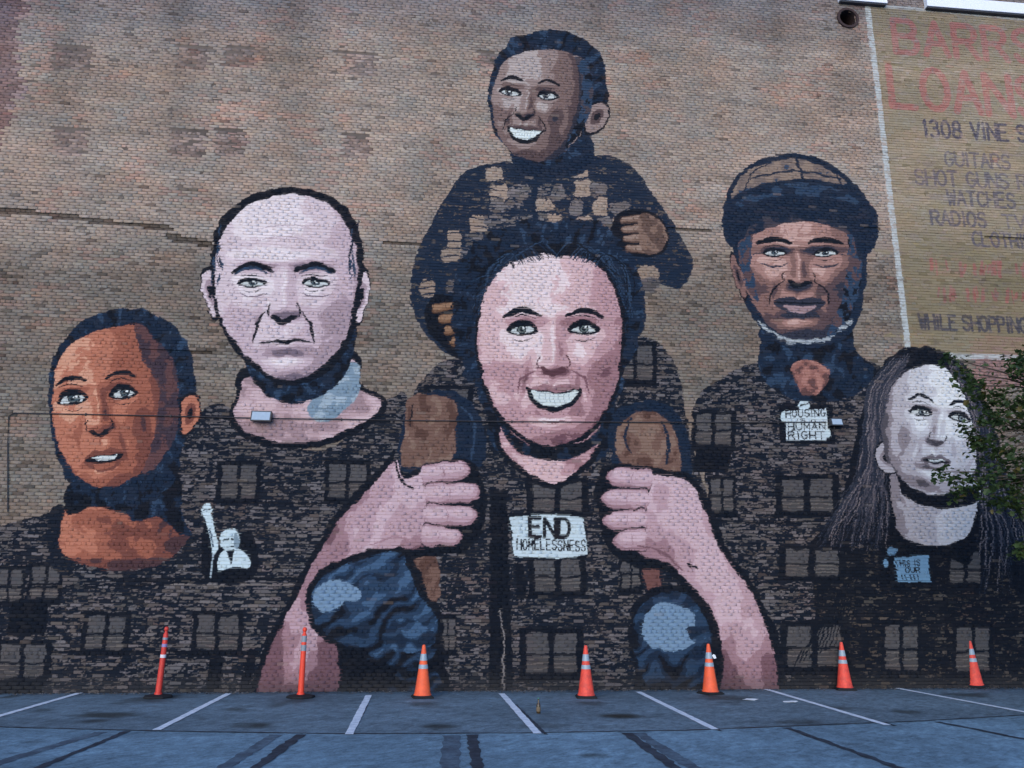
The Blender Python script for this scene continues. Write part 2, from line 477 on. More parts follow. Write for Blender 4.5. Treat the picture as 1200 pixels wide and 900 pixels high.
def grin(f, u, v, w, h, lip, lipd, teeth=(206, 218, 224)):
    fill(f((u-w*1.04, v-.07), (u-w*.5, v-.05), (u, v-.035), (u+w*.5, v-.05), (u+w*1.04, v-.07), (u+w*.72, v+h*.62), (u, v+h*1.0), (u-w*.72, v+h*.62)), INK)
    fill(f((u-w*.95, v-.07), (u-w*.35, v-.105), (u, v-.088), (u+w*.35, v-.105), (u+w*.95, v-.07), (u+w*.5, v-.045), (u, v-.025), (u-w*.5, v-.045)), lipd)
    fill(f((u-w*.86, v-.045), (u-w*.4, v-.022), (u, v-.008), (u+w*.4, v-.022), (u+w*.86, v-.045), (u+w*.6, v+h*.40), (u, v+h*.66), (u-w*.6, v+h*.40)), teeth)
    for k in (-.56, -.36, -.18, 0, .18, .36, .56):
        line(f((u+w*k, v-.015), (u+w*k*.95, v+h*(.5-.4*abs(k)))), .8*f.k(), (142, 158, 170), False)
    fill(f((u-w*.62, v+h*.74), (u, v+h*1.0), (u+w*.62, v+h*.74), (u+w*.36, v+h*1.25), (u, v+h*1.42), (u-w*.36, v+h*1.25)), lip)
    line(f((u-w*.4, v+h*1.5), (u, v+h*1.66), (u+w*.4, v+h*1.5)), 3*f.k(), lipd, taper=.7)

def open_mouth(f, u, v, w, h, lip, lipd, teeth=(196, 206, 212)):
    fill(f((u-w, v+.01), (u-w*.4, v-h*.75), (u-w*.08, v-h*.55), (u+w*.3, v-h*.8), (u+w, v-.01), (u+w*.5, v+h*1.1), (u, v+h*1.35), (u-w*.5, v+h*1.1)), lipd)
    fill(f((u-w*.92, v+.01), (u-w*.3, v-h*.2), (u+w*.3, v-h*.22), (u+w*.92, v-.005), (u+w*.4, v+h*.5), (u-w*.4, v+h*.5)), INK)
    fill(f((u-w*.6, v+.0), (u-w*.2, v-h*.1), (u+w*.3, v-h*.12), (u+w*.62, v-.01), (u+w*.3, v+h*.22), (u-w*.3, v+h*.24)), teeth)
    for k in (-.3, -.05, .2): line(f((u+w*k, v-h*.08), (u+w*k, v+h*.2)), .8*f.k(), (140, 154, 164), False)
    fill(f((u-w*.55, v+h*.5), (u, v+h*.62), (u+w*.55, v+h*.45), (u+w*.3, v+h*1.0), (u-.0, v+h*1.18), (u-w*.32, v+h*1.02)), lip)

def tex_body(P, tex=.45, col=(15, 25, 40)): fill(P, col, True, .985, tex)

def painted_window(x0, y0, x1, y1, lean=0.0, blinds=True, pane=.9):
    w, h = x1-x0, y1-y0
    q = lambda u, v: (x0+u*w+lean*(v-.5), y0+v*h)
    fill([q(-.09, -.14), q(1.09, -.14), q(1.09, 1.1), q(-.09, 1.1)], INK, False)
    fill([q(-.16, 1.08), q(1.16, 1.08), q(1.16, 1.18), q(-.16, 1.18)], INK, False)
    for a, b in ((.04, .44), (.56, .96)):
        fill([q(a, .0), q(b, .0), q(b, .5), q(a, .5)], (68, 70, 78), False, .86)
        fill([q(a, .56), q(b, .56), q(b, .97), q(a, .97)], (48, 52, 62), False, .8)
        if blinds:
            for v in (.62, .74, .86):
                line([q(a, v), q(b, v)], 1.3, (84, 82, 86), False, cov=.7)

def paint_all():
    # ---- old advertisement on the right, flaked by weather
    CUR['id'] = 8
    fill([(1019, 6), (1240, 27), (1260, 420), (1068, 416)], (130, 121, 92), False, .55)
    for k in range(60):
        rr = random.Random(k); x = rr.uniform(1035, 1210); y = rr.uniform(25, 410)
        fill([(x+rr.uniform(-22, 22), y+rr.uniform(-7, 7)) for _ in range(6)], rr.choice([(138, 127, 88), (124, 118, 98), (118, 108, 94), (134, 124, 98)]), True, rr.uniform(.35, .7))
    WB = (178, 188, 196)
    line([(1016, 4), (1029, 108), (1045, 250), (1065, 417)], 8, WB, False, cov=.85)
    line([(1016, 6), (1100, 13), (1240, 27)], 5, WB, False, cov=.55)
    line([(1065, 416), (1150, 418), (1240, 421)], 7, WB, False, cov=.75)
    RED, SLT = (164, 88, 86), (70, 70, 88)
    text("BARRS", 1050, 61, 1216, 74, 37, 9.5, RED, .52, gap=.36)
    text("LOANS", 1046, 124, 1224, 139, 46, 10.5, RED, .58, gap=.3)
    text("1308 VINE ST", 1083, 160, 1216, 167, 19, 4.2, SLT, .92)
    text("GUITARS", 1108, 194, 1184, 198, 16, 3.6, (80, 80, 94), .75)
    text("SHOT GUNS RIFLES", 1073, 216, 1260, 225, 17, 3.8, (82, 80, 94), .75)
    text("WATCHES", 1111, 240, 1190, 244, 17, 3.8, (74, 74, 90), .8)
    text("RADIOS", 1092, 263, 1156, 266, 16, 3.8, (74, 74, 90), .8)
    text("TV", 1176, 267, 1202, 268, 15, 3.4, (84, 82, 96), .65)
    text("CLOTHING", 1140, 288, 1222, 292, 16, 3.6, (72, 74, 94), .75)
    for k in range(46):
        rr = random.Random(900+k); row = k % 2
        x = rr.uniform(1090, 1205) if row == 0 else rr.uniform(1096, 1200); y = (314 if row == 0 else 344)+(x-1090)*.03
        line([(x, y-rr.uniform(2, 10)), (x+rr.uniform(-3, 3), y+rr.uniform(2, 9))], rr.uniform(2, 5), RED, False, cov=rr.uniform(.3, .6))
    text("WHILE", 1078, 385, 1121, 387, 17, 3.6, (60, 62, 76), .85)
    text("SHOPPING", 1129, 387, 1204, 390, 17, 3.6, (60, 62, 76), .85)
    # ---- dark building-like bodies, dry-brushed so that the brick shows
    CUR['id'] = 1; tex_body([(-90, 640), (-30, 622), (20, 612), (75, 598), (215, 598), (235, 650), (215, 730), (220, 800), (225, 840), (-90, 840)], .36)
    CUR['id'] = 2; tex_body([(198, 610), (204, 548), (232, 488), (262, 474), (300, 505), (380, 528), (452, 470), (478, 464), (478, 520), (440, 600), (390, 680), (350, 760), (330, 840), (205, 840), (212, 730)], .42)
    CUR['id'] = 4; tex_body([(468, 520), (498, 440), (560, 420), (640, 480), (728, 430), (742, 398), (772, 402), (796, 440), (806, 500), (832, 590), (880, 680), (915, 760), (915, 840), (310, 840), (370, 690), (440, 600)], .38)
    CUR['id'] = 5; tex_body([(812, 478), (850, 440), (900, 424), (960, 440), (1010, 420), (1040, 450), (1010, 520), (985, 620), (980, 700), (975, 840), (912, 840), (905, 740), (850, 640), (826, 560)], .40)
    CUR['id'] = 6; tex_body([(950, 640), (1010, 625), (1100, 640), (1180, 630), (1240, 600), (1300, 620), (1300, 840), (945, 840), (955, 720)], .13, INK)
    CUR['id'] = 1
    for b in ((-6, 668, 26, 704), (36, 664, 70, 702), (-2, 756, 54, 796), (100, 722, 148, 762)): painted_window(*b, lean=-4)
    fill([(14, 705), (60, 702), (52, 745), (8, 745)], INK, False); fill([(0, 795), (52, 792), (48, 840), (-30, 840), (-30, 795)], INK, False)
    line([(-40, 690), (60, 688), (220, 684)], 2.5, INK, False); line([(60, 764), (200, 764), (300, 766)], 3, INK, False)
    CUR['id'] = 2
    for b in ((258, 545, 302, 584), (384, 544, 430, 584), (230, 722, 280, 762)): painted_window(*b, lean=-2)
    line([(200, 588), (320, 590), (420, 590)], 2.5, INK, False); line([(118, 678), (240, 680), (360, 678)], 3.5, INK, False)
    line([(200, 686), (350, 686)], 1.6, (112, 108, 112), False, cov=.7)
    fill([(246, 770), (262, 770), (258, 840), (240, 840)], INK, False); fill([(292, 760), (302, 762), (288, 840), (272, 840)], INK, False)
    CUR['id'] = 4
    for b in ((502, 456, 550, 488), (722, 406, 766, 446), (622, 566, 684, 600), (624, 656, 682, 694), (614, 742, 678, 790), (516, 726, 534, 762), (728, 652, 750, 690)): painted_window(*b)
    fill([(574, 575), (594, 575), (598, 700), (603, 840), (572, 840), (574, 700)], INK, False)
    line([(586, 715), (591, 745), (590, 820)], 1.4, (120, 116, 120), False)
    fill([(604, 700), (604, 660), (614, 660), (616, 700)], INK, False)
    CUR['id'] = 5
    for b in ((814, 486, 858, 522), (832, 562, 860, 600), (914, 562, 978, 600), (918, 644, 984, 676), (920, 734, 988, 782)): painted_window(*b)
    fill([(816, 524), (858, 524), (852, 552), (812, 552)], INK, False); line([(812, 610), (900, 612), (1000, 612)], 2.2, INK, False)
    line([(860, 690), (960, 692), (1100, 694)], 2.6, INK, False)
    CUR['id'] = 6
    for b in ((1112, 648, 1150, 684), (1036, 734, 1076, 786), (1120, 736, 1160, 788)): painted_window(*b)
    fill([(1030, 640), (1096, 640), (1098, 690), (1030, 690)], INK, False)
    for k in range(10): line([(930+k*6, 780-k*3), (970+k*5, 720-k*9), (1010+k*2, 690-k*6)], 2.5, INK, True, .5)

    # ---- boy at the left, brown-orange tones
    CUR['id'] = 1
    OT = [(70, 50, 56), (112, 68, 62), (146, 90, 76), (172, 112, 94), (196, 146, 126)]
    tone_fill([(66, 640), (76, 596), (120, 570), (190, 575), (216, 610), (222, 630), (190, 660), (140, 668), (96, 660)], OT[:4], lambda x, y: .62-(x-70)/260+.5*(fbm(x/22, y/16, 5)-.5)-(y > 655)*.3, (.12, .3, .52))
    tone_fill([(78, 572), (100, 562), (200, 540), (214, 600), (224, 628), (206, 622), (184, 606), (158, 612), (146, 602), (112, 594), (80, 604)], [INK, NAVY, NAVY2], lambda x, y: fbm(x/10, y/14, 3), (.5, .68))
    tex_body([(58, 600), (76, 596), (70, 640), (90, 664), (60, 668)], .15)
    hair([(57, 470), (61, 425), (80, 390), (110, 370), (145, 362), (185, 369), (213, 391), (227, 425), (229, 468), (222, 500), (212, 530), (205, 565), (160, 592), (110, 584), (78, 562), (63, 520)])
    ear([(213, 475), (224, 463), (233, 468), (234, 486), (226, 503), (214, 508)], OT[1], OT[3])
    f = Fr(127, 478, 68, 98, -6)
    P = [(62, 470), (66, 434), (80, 406), (104, 392), (134, 384), (160, 382), (176, 408), (194, 440), (199, 490), (190, 528), (162, 556), (130, 571), (102, 565), (80, 545), (66, 512)]
    face_shade(f, P, OT, -.16, -.02, (-.55, -.36, .72), (.05, .24, .58, .88), seed=1)
    tone_fill([(158, 380), (178, 394), (206, 430), (208, 500), (192, 534), (168, 556), (182, 505), (186, 455), (166, 418)], [(60, 50, 62), (88, 62, 66)], lambda x, y: fbm(x/9, y/11, 8), (.5,))
    for s, u in ((-1, -.60), (1, .27)):
        eye(f, u, -.15, .225, .082, (66, 82, 92), look=.12); brow(f, u, -.36, .25, 7.5, s, arch=.04)
    nose(f, -.19, .27, .20); open_mouth(f, -.15, .58, .36, .13, OT[2], OT[1])

    # ---- bald man
    CUR['id'] = 2
    PT = [(112, 100, 116), (158, 140, 154), (186, 168, 182), (202, 188, 200), (216, 207, 217)]
    fill([(272, 500), (276, 462), (290, 430), (412, 410), (424, 450), (452, 466), (448, 488), (410, 512), (360, 526), (310, 522)], INK)
    tone_fill([(277, 494), (283, 456), (300, 440), (410, 420), (420, 455), (446, 469), (438, 486), (404, 505), (356, 519), (312, 515)], [(150, 128, 138), (176, 152, 162), (190, 168, 178)], lambda x, y: fbm(x/26, y/20, 12), (.42, .56))
    tone_fill([(362, 474), (414, 424), (421, 460), (396, 488), (372, 494)], [(118, 140, 162), (148, 166, 184)], lambda x, y: fbm(x/12, y/12, 13), (.48,))
    tone_fill([(288, 424), (328, 446), (372, 436), (416, 380), (410, 430), (380, 462), (340, 473), (308, 460)], [INK, NAVY, NAVY2], lambda x, y: fbm(x/9, y/9, 14), (.5, .7))
    ear([(252, 322), (241, 318), (236, 328), (241, 352), (250, 372), (256, 360)], PT[1], PT[3])
    ear([(418, 322), (430, 319), (433, 334), (430, 355), (421, 378), (414, 364)], PT[1], PT[3])
    fill(wob([(247, 325), (252, 272), (276, 240), (315, 222), (352, 220), (392, 232), (418, 262), (426, 310), (420, 362), (408, 405), (378, 440), (340, 452), (306, 440), (274, 410), (254, 370)], 1.2), INK, False)
    f = Fr(334, 338, 84, 114)
    P = wob([(252, 325), (260, 278), (284, 247), (318, 231), (352, 229), (386, 241), (408, 270), (419, 312), (413, 360), (402, 400), (373, 433), (340, 446), (308, 434), (279, 404), (258, 368)], 1.2)
    face_shade(f, P, PT, 0, 0, (-.25, -.62, .7), (.035, .16, .42, .76), seed=2, male=1, sm=False)
    for x in range(22):
        rr = random.Random(x); sd = 1 if x % 2 else -1; xx = 334+sd*rr.uniform(74, 85); yy = rr.uniform(262, 330)
        line([(xx, yy-6), (xx+rr.uniform(-2, 2), yy+7)], rr.uniform(1.4, 3.2), NAVY2 if x % 3 else NAVY, taper=.5)
    for s, u in ((-1, -.45), (1, .42)):
        eye(f, u, -.06, .19, .052, sq=.7); brow(f, u, -.2, .27, 8.5, s, arch=.035); brow(f, u+s*.02, -.175, .22, 4, s, NAVY2, arch=.03)
        for k in range(3): line(f((u+s*.22, -.07+k*.03), (u+s*.34, -.09+k*.055)), 1.2, PT[0], False, taper=.5)
        line(f((u-.2, .05), (u+.02, .085), (u+.22, .05)), 2, PT[0], taper=.7)
    for k in range(2): line(f((-.4, -.5-k*.12), (0, -.53-k*.12), (.36, -.5-k*.12)), 1.2, PT[1], taper=.8)
    nose(f, -.02, .30, .20); fold(f, -.02, .24, .56, 3.8)
    line(f((-.36, .565), (-.15, .535), (0, .553), (.15, .535), (.36, .56)), 5, INK, taper=.7); line(f((-.15, .655), (.02, .675), (.16, .65)), 3.6, PT[0], taper=.6)

    # ---- boy on top in a checked shirt
    CUR['id'] = 3
    tex_body([(486, 370), (482, 330), (494, 285), (520, 235), (548, 200), (590, 190), (640, 196), (700, 182), (738, 194), (770, 235), (802, 284), (812, 312), (795, 338), (758, 332), (752, 390), (700, 420), (570, 420), (520, 412)], .10, NAVY)
    for iy, y in enumerate(range(198, 350, 19)):
        for ix, x in enumerate(range(496, 792, 25)):
            rr = random.Random(iy*31+ix); h = rr.uniform(9, 17); w = rr.uniform(12, 24); x += rr.uniform(-5, 5); yy = y+rr.uniform(-3, 3)
            if x < 560-(y-200)*.52 or x+w > 728+(y-200)*.42 or (560 < x+w/2 < 735 and y > 262) or rr.random() < .15: continue
            fill(wob([(x, yy), (x+w*.5, yy-2), (x+w, yy-1), (x+w+1, yy+h), (x+w*.4, yy+h+2), (x, yy+h)], 1.6), (150, 130, 118), False, .5, 0) if rr.random() < .45 else fill(wob([(x, yy), (x+w, yy-2), (x+w+1, yy+h), (x, yy+h)], 1.6), NAVY, False, .985, rr.choice([.75, .95]))
    for k in range(15): line([(544-k*4.5, 222+k*9), (560-k*4, 219+k*9), (590-k*4, 224+k*8.5)], 2, NAVY, taper=.3)
    for k in range(9): line([(704+k*9, 212+k*12), (722+k*8, 206+k*12), (740+k*7, 214+k*12)], 2, NAVY, taper=.3)
    line([(634, 198), (626, 230), (628, 262)], 7, NAVY); line([(600, 196), (622, 214), (652, 208), (692, 188)], 7, NAVY)
    BT = [(44, 46, 60), (82, 68, 72), (114, 96, 96), (140, 124, 124), (168, 158, 160)]
    fill([(716, 268), (726, 250), (748, 246), (770, 252), (784, 272), (780, 294), (756, 302), (728, 294)], INK)
    for k in range(4): finger(760-k*1.0, 256+k*12, 730+k*2, 258+k*11, 10, [(82, 64, 60), (118, 96, 88), (142, 122, 114)])
    tone_fill([(752, 250), (772, 258), (782, 276), (776, 292), (756, 298), (748, 272)], [(92, 74, 70), (122, 100, 92)], lambda x, y: fbm(x/9, y/9, 41), (.5,))
    fill([(498, 364), (510, 346), (540, 350), (558, 378), (562, 412), (542, 422), (518, 406), (502, 388)], INK)
    for k in range(4): finger(508+k*7, 362+k*13, 536+k*6, 358+k*14, 10.5, [(86, 62, 50), (118, 88, 70), (140, 110, 90)])
    fill([(602, 170), (640, 186), (688, 158), (696, 186), (680, 204), (640, 210), (606, 202)], NAVY)
    hair([(577, 150), (573, 100), (583, 66), (606, 43), (640, 35), (676, 41), (703, 63), (712, 100), (708, 140), (690, 162), (676, 182), (640, 193), (606, 182), (588, 168)])
    ear([(688, 130), (699, 121), (711, 124), (712, 139), (703, 152), (688, 154)], BT[1], BT[3])
    f = Fr(626, 120, 50, 66, 6)
    P = [(579, 140), (577, 106), (589, 76), (612, 62), (650, 59), (680, 68), (692, 95), (688, 138), (670, 170), (636, 190), (604, 181), (586, 162)]
    face_shade(f, P, BT, -.16, -.02, (-.35, -.36, .85), (.06, .24, .54, .84), seed=3, smile=1)
    tone_fill([(674, 66), (692, 84), (694, 120), (684, 150), (660, 178), (676, 140), (682, 100)], [INK, NAVY2, (66, 62, 72)], lambda x, y: fbm(x/8, y/10, 17), (.42, .6))
    for s, u in ((-1, -.58), (1, .30)):
        eye(f, u, -.13, .235, .08, (66, 72, 82), look=-.15, sq=.9); brow(f, u, -.36, .25, 9, s, arch=.04)
    nose(f, -.19, .26, .21); fold(f, -.17, .24, .55, 3.2, .5); grin(f, -.14, .53, .42, .23, BT[3], BT[1])

    # ---- young woman in the middle
    CUR['id'] = 4
    hair([(548, 440), (530, 385), (536, 322), (560, 284), (600, 262), (650, 257), (700, 263), (735, 290), (751, 330), (747, 400), (730, 440), (720, 500), (700, 540), (590, 530), (562, 470)], 5.0)
    ST = [(104, 74, 86), (144, 110, 120), (176, 142, 152), (200, 172, 180), (215, 200, 208)]
    fill([(580, 500), (600, 486), (690, 486), (714, 505), (692, 546), (650, 573), (612, 557), (586, 532)], INK)
    tone_fill([(586, 504), (606, 498), (690, 496), (707, 508), (687, 541), (650, 566), (615, 551), (592, 528)], ST[1:4], lambda x, y: fbm(x/18, y/12, 22)+(y-530)/160, (.42, .58))
    tone_fill([(578, 482), (606, 514), (650, 527), (697, 508), (720, 462), (714, 506), (684, 531), (648, 540), (606, 528)], [INK, NAVY], lambda x, y: fbm(x/8, y/8, 23), (.55,))
    f = Fr(645, 404, 84, 118)
    P = wob([(560, 400), (565, 358), (574, 330), (592, 312), (616, 303), (640, 297), (654, 302), (676, 300), (700, 312), (717, 334), (725, 360), (728, 398), (722, 448), (703, 490), (676, 514), (648, 522), (616, 513), (585, 484), (567, 444)], 1.0)
    fill(wob([(557, 400), (562, 346), (576, 310), (602, 292), (664, 286), (700, 297), (720, 320), (730, 352), (732, 398), (726, 450), (706, 494), (678, 519), (648, 527), (614, 518), (581, 488), (563, 446)], 1.2), INK, False)
    face_shade(f, P, ST, .05, 0, (-.28, -.52, .78), (.03, .17, .46, .78), seed=4, smile=1, sm=False)
    for k in range(70):
        rr = random.Random(k+640); sd = -1 if k % 2 else 1; t = rr.random()
        x0 = 652+sd*t*58; y0 = 299+t*t*14
        line([(x0-sd*3, y0+4), (x0+sd*8, y0-10), (x0+sd*(20+14*t), y0-14+26*t), (645+sd*(84+rr.uniform(0, 12)), 330+t*50)], rr.uniform(1.2, 2.8), rr.choice([NAVY, NAVY, INK, NAVY2]), taper=.7)
    for s, u in ((-1, -.40), (1, .47)):
        eye(f, u, -.15, .20, .066, (96, 108, 110)); brow(f, u, -.30, .25, 8, s, arch=.04)
    nose(f, .04, .25, .20, (84, 56, 66)); fold(f, .04, .25, .50, 3.0, .50, (112, 80, 92)); grin(f, .05, .50, .38, .17, ST[2], ST[1], (196, 208, 214))
    # shins of the boy she carries
    BR = [(84, 62, 58), (108, 84, 78), (124, 102, 94)]
    fill(wob([(468, 522), (476, 478), (510, 457), (550, 469), (568, 510), (558, 552), (480, 554)], 2), NAVY, False)
    tone_fill([(478, 470), (500, 462), (532, 470), (534, 500), (530, 536), (506, 545), (472, 545), (474, 510)], BR, lambda x, y: fbm(x/16, y/26, 31), (.4, .6))
    line([(540, 476), (556, 500), (552, 540)], 3, NAVY2, taper=.5); line([(484, 474), (480, 500)], 2, INK, taper=.5)
    fill(wob([(714, 522), (720, 486), (752, 469), (786, 477), (806, 510), (802, 562), (726, 554)], 2), NAVY, False)
    tone_fill([(728, 542), (721, 508), (740, 486), (766, 483), (791, 506), (796, 558), (762, 548)], BR, lambda x, y: fbm(x/14, y/20, 32), (.42, .58))
    line([(738, 490), (732, 512), (738, 530)], 4, NAVY, taper=.5); line([(776, 494), (784, 520), (780, 545)], 4, NAVY, taper=.5)
    tone_fill([(470, 650), (486, 640), (506, 640), (516, 690), (500, 720), (480, 700)], BR[:2], lambda x, y: fbm(x/10, y/10, 33), (.5,)); fill([(752, 660), (770, 654), (774, 690), (760, 695)], (104, 72, 72))
    # forearms and hands, dimmer light near the ground painted into the arm tones
    AT = [(110, 82, 94), (148, 118, 131), (174, 147, 161), (190, 167, 181)]
    fill(wob([(462, 530), (472, 552), (545, 538), (564, 560), (570, 600), (554, 640), (510, 652), (452, 658), (415, 674), (393, 720), (408, 770), (409, 840), (301, 840), (305, 770), (333, 712), (359, 660), (391, 605), (430, 564), (458, 533)], 2), INK, False)
    ARM1 = [(464, 540), (474, 560), (506, 552), (520, 580), (520, 620), (506, 640), (452, 646), (408, 662), (380, 708), (402, 768), (404, 840), (308, 840), (312, 772), (340, 716), (366, 664), (396, 612), (434, 572)]
    tone_fill(ARM1, AT, lambda x, y: .62-np.abs((x-(500-(y-560)*.62))+18)/150*np.where(y < 700, 1, .6)+.45*(fbm(x/26, y/34, 51)-.5)-(y-560)/900-.25*(y > 700)*(np.abs(x-352) > 20)-sstep(735, 800, y)*.22, (.14, .28, .44))
    for k, (a, b, c, d) in enumerate(((496, 557, 540, 551), (500, 580, 551, 577), (500, 604, 548, 604), (496, 626, 530, 630))): finger(a, b, c, d, 25, AT[1:])
    line([(464, 540), (470, 562), (484, 574)], 3.2, INK, taper=.5); line([(430, 640), (460, 630), (486, 634)], 2, AT[1], taper=.6)
    fill(wob([(700, 560), (712, 544), (750, 547), (806, 555), (831, 590), (851, 640), (887, 690), (909, 740), (918, 790), (918, 840), (838, 840), (840, 770), (826, 720), (800, 690), (784, 672), (740, 662), (712, 642), (701, 610), (697, 585)], 2), INK, False)
    ARM2 = [(736, 556), (752, 556), (802, 562), (824, 594), (844, 644), (880, 694), (900, 742), (910, 790), (910, 840), (846, 840), (848, 770), (834, 716), (808, 684), (784, 660), (752, 650), (734, 620)]
    tone_fill(ARM2, AT, lambda x, y: .66-np.abs(x-(800+(y-590)*.40))/170+.45*(fbm(x/26, y/34, 53)-.5)-(y-560)/1000-sstep(725, 800, y)*.28, (.13, .27, .43))
    for k, (a, b, c, d) in enumerate(((762, 562, 722, 559), (758, 586, 716, 584), (756, 610, 718, 610), (756, 632, 730, 633))): finger(a, b, c, d, 25, AT[1:])
    line([(748, 640), (776, 648), (800, 668)], 3, AT[0], taper=.5); line([(806, 660), (816, 668)], 4, INK, taper=.5)
    # denim knees
    JT = [INK, (24, 40, 62), (38, 60, 88), (60, 88, 122), (108, 136, 168)]
    fill(wob([(360, 716), (360, 690), (384, 662), (430, 646), (470, 640), (488, 662), (498, 690), (518, 720), (520, 760), (518, 840), (402, 840), (398, 790), (394, 760), (370, 742)], 2), INK, False)
    KN = [(365, 712), (367, 692), (388, 669), (432, 653), (466, 647), (480, 668), (489, 694), (510, 722), (512, 756), (500, 775), (470, 782), (430, 768), (400, 754), (376, 737)]
    tone_fill(KN, JT[:4], lambda x, y: ridge((x*.5+y*.86)/13, (x*.86-y*.5)/46, 61)+(700-y)/420, (.30, .46, .72))
    fill(wob([(366, 708), (370, 692), (388, 679), (410, 682), (424, 700), (402, 708), (386, 718)], 2.4), JT[4], False)
    tone_fill([(448, 746), (474, 724), (508, 742), (500, 760), (466, 764)], JT[1:4], lambda x, y: ridge(y/14, x/30, 63), (.45, .62)); tone_fill([(452, 812), (470, 786), (508, 784), (514, 812)], JT[:3], lambda x, y: ridge(y/14, x/30, 64), (.5, .7))
    fill(wob([(737, 740), (743, 708), (766, 689), (800, 685), (829, 712), (841, 744), (839, 800), (842, 840), (752, 840), (743, 790)], 2), INK, False)
    tone_fill([(741, 740), (749, 712), (770, 697), (798, 693), (821, 716), (833, 746), (831, 790), (800, 808), (764, 806), (747, 780)], JT[:4], lambda x, y: ridge((y+x*.15)/14, x/36, 66)+(745-y)/300, (.32, .55, .95))
    fill(wob([(752, 742), (760, 716), (782, 706), (806, 714), (815, 730), (802, 740), (812, 754), (790, 764), (766, 760)], 2), JT[4], False)

    # ---- man in a cap
    CUR['id'] = 5
    ET = [(46, 50, 66), (84, 68, 74), (124, 96, 94), (156, 122, 118), (184, 152, 148)]
    tone_fill([(890, 400), (900, 380), (990, 380), (1002, 410), (1026, 436), (1000, 464), (960, 472), (920, 464), (892, 440)], [INK, NAVY, NAVY2], lambda x, y: fbm(x/12, y/14, 71), (.46, .66))
    tone_fill([(928, 428), (952, 422), (972, 436), (963, 458), (944, 464), (932, 448)], [(92, 66, 68), (138, 96, 92), (160, 116, 110)], lambda x, y: fbm(x/8, y/8, 72), (.42, .58))
    fill(wob([(860, 300), (862, 250), (900, 230), (970, 230), (1014, 260), (1017, 310), (1009, 360), (991, 396), (950, 409), (911, 402), (882, 372), (868, 340)], 1.5), NAVY, False)
    ear([(866, 312), (858, 298), (856, 308), (862, 334), (872, 350), (874, 336)], ET[1], ET[2])
    f = Fr(937, 318, 70, 86)
    P = [(866, 300), (866, 268), (900, 248), (950, 244), (998, 260), (1009, 306), (1003, 350), (984, 385), (946, 400), (912, 391), (888, 364), (873, 336)]
    face_shade(f, P, ET, -.02, -.06, (-.15, -.5, .8), (.12, .32, .60, .86), seed=5, male=1)
    tone_fill([(992, 262), (1009, 290), (1007, 340), (990, 380), (968, 397), (986, 352), (994, 305)], [INK, NAVY2, ET[1]], lambda x, y: fbm(x/6, y/9, 74), (.42, .62)); tone_fill([(866, 300), (866, 268), (884, 256), (880, 306), (888, 352), (874, 335)], [NAVY2, ET[1]], lambda x, y: fbm(x/6, y/9, 75), (.5,))
    tone_fill([(866, 262), (900, 246), (950, 242), (1000, 256), (1006, 276), (960, 262), (920, 262), (872, 278)], [NAVY, (58, 56, 68)], lambda x, y: fbm(x/9, y/6, 76), (.55,))
    for s, u in ((-1, -.43), (1, .43)):
        eye(f, u, -.25, .19, .06, sq=.75); brow(f, u, -.40, .28, 10, s, arch=.025)
        line(f((u-.22, -.10), (u+.02, -.06), (u+.22, -.11)), 2.6, ET[0], taper=.6); line(f((u+s*.2, -.26), (u+s*.36, -.22)), 1.6, ET[0], taper=.6)
    nose(f, -.01, .16, .25); fold(f, -.01, .14, .46, 3.4, .5)
    fill(f((-.44, .42), (-.2, .34), (0, .37), (.2, .34), (.44, .42), (.3, .53), (0, .60), (-.3, .53)), ET[0]); fill(f((-.26, .47), (0, .49), (.26, .47), (.18, .54), (0, .57), (-.18, .54)), (150, 128, 136)); line(f((-.42, .425), (0, .445), (.42, .425)), 2.6, INK, taper=.5)
    GB = (150, 160, 172)
    for k in range(70):
        rr = random.Random(k+5); t = rr.uniform(-1, 1); x = 943+t*55; y = 401-abs(t)**2.4*27+rr.gauss(0, 1.3); line([(x-2.5, y-.5), (x+2.5, y+.5+t*-1.5)], rr.uniform(1.4, 2.6), rr.choice([GB, GB, (122, 132, 146), (172, 180, 188)]), False)
    fill([(851, 262), (850, 235), (862, 208), (890, 188), (930, 180), (968, 189), (1000, 214), (1018, 240), (960, 230), (900, 236)], NAVY)
    tone_fill([(858, 234), (868, 208), (894, 192), (930, 186), (964, 196), (992, 216), (940, 211), (890, 221)], [NAVY2, (112, 100, 98), (134, 118, 110)], lambda x, y: fbm(x/10, y/7, 81), (.34, .54))
    line([(872, 224), (882, 202), (904, 189)], 2.4, NAVY, taper=.3); line([(930, 183), (938, 198), (942, 214)], 4, NAVY, taper=.2); line([(966, 193), (980, 206), (986, 218)], 2.4, NAVY, taper=.3); line([(880, 210), (930, 200), (984, 210)], 3, NAVY, taper=.2)
    fill([(848, 278), (848, 250), (868, 226), (908, 213), (950, 210), (992, 220), (1022, 241), (1030, 266), (1024, 290), (1007, 304), (998, 274), (966, 258), (920, 255), (884, 262), (862, 290)], NAVY)
    tone_fill([(854, 250), (874, 229), (912, 217), (950, 215), (988, 225), (1014, 244), (976, 232), (920, 229), (878, 238)], [NAVY, NAVY2], lambda x, y: fbm(x/14, y/6, 83), (.52,))

    # ---- long-haired woman at the right
    CUR['id'] = 6
    fill(wob([(1052, 411), (1084, 407), (1110, 416), (1140, 440), (1164, 500), (1184, 570), (1210, 640), (1222, 706), (1190, 690), (1150, 640), (1130, 660), (1050, 640), (1000, 640), (952, 644), (985, 590), (1000, 530), (1013, 470), (1030, 430)], 2.5), INK, False)
    HC = [(112, 106, 114), (78, 76, 88), (54, 58, 72), (34, 42, 58), (34, 42, 58)]
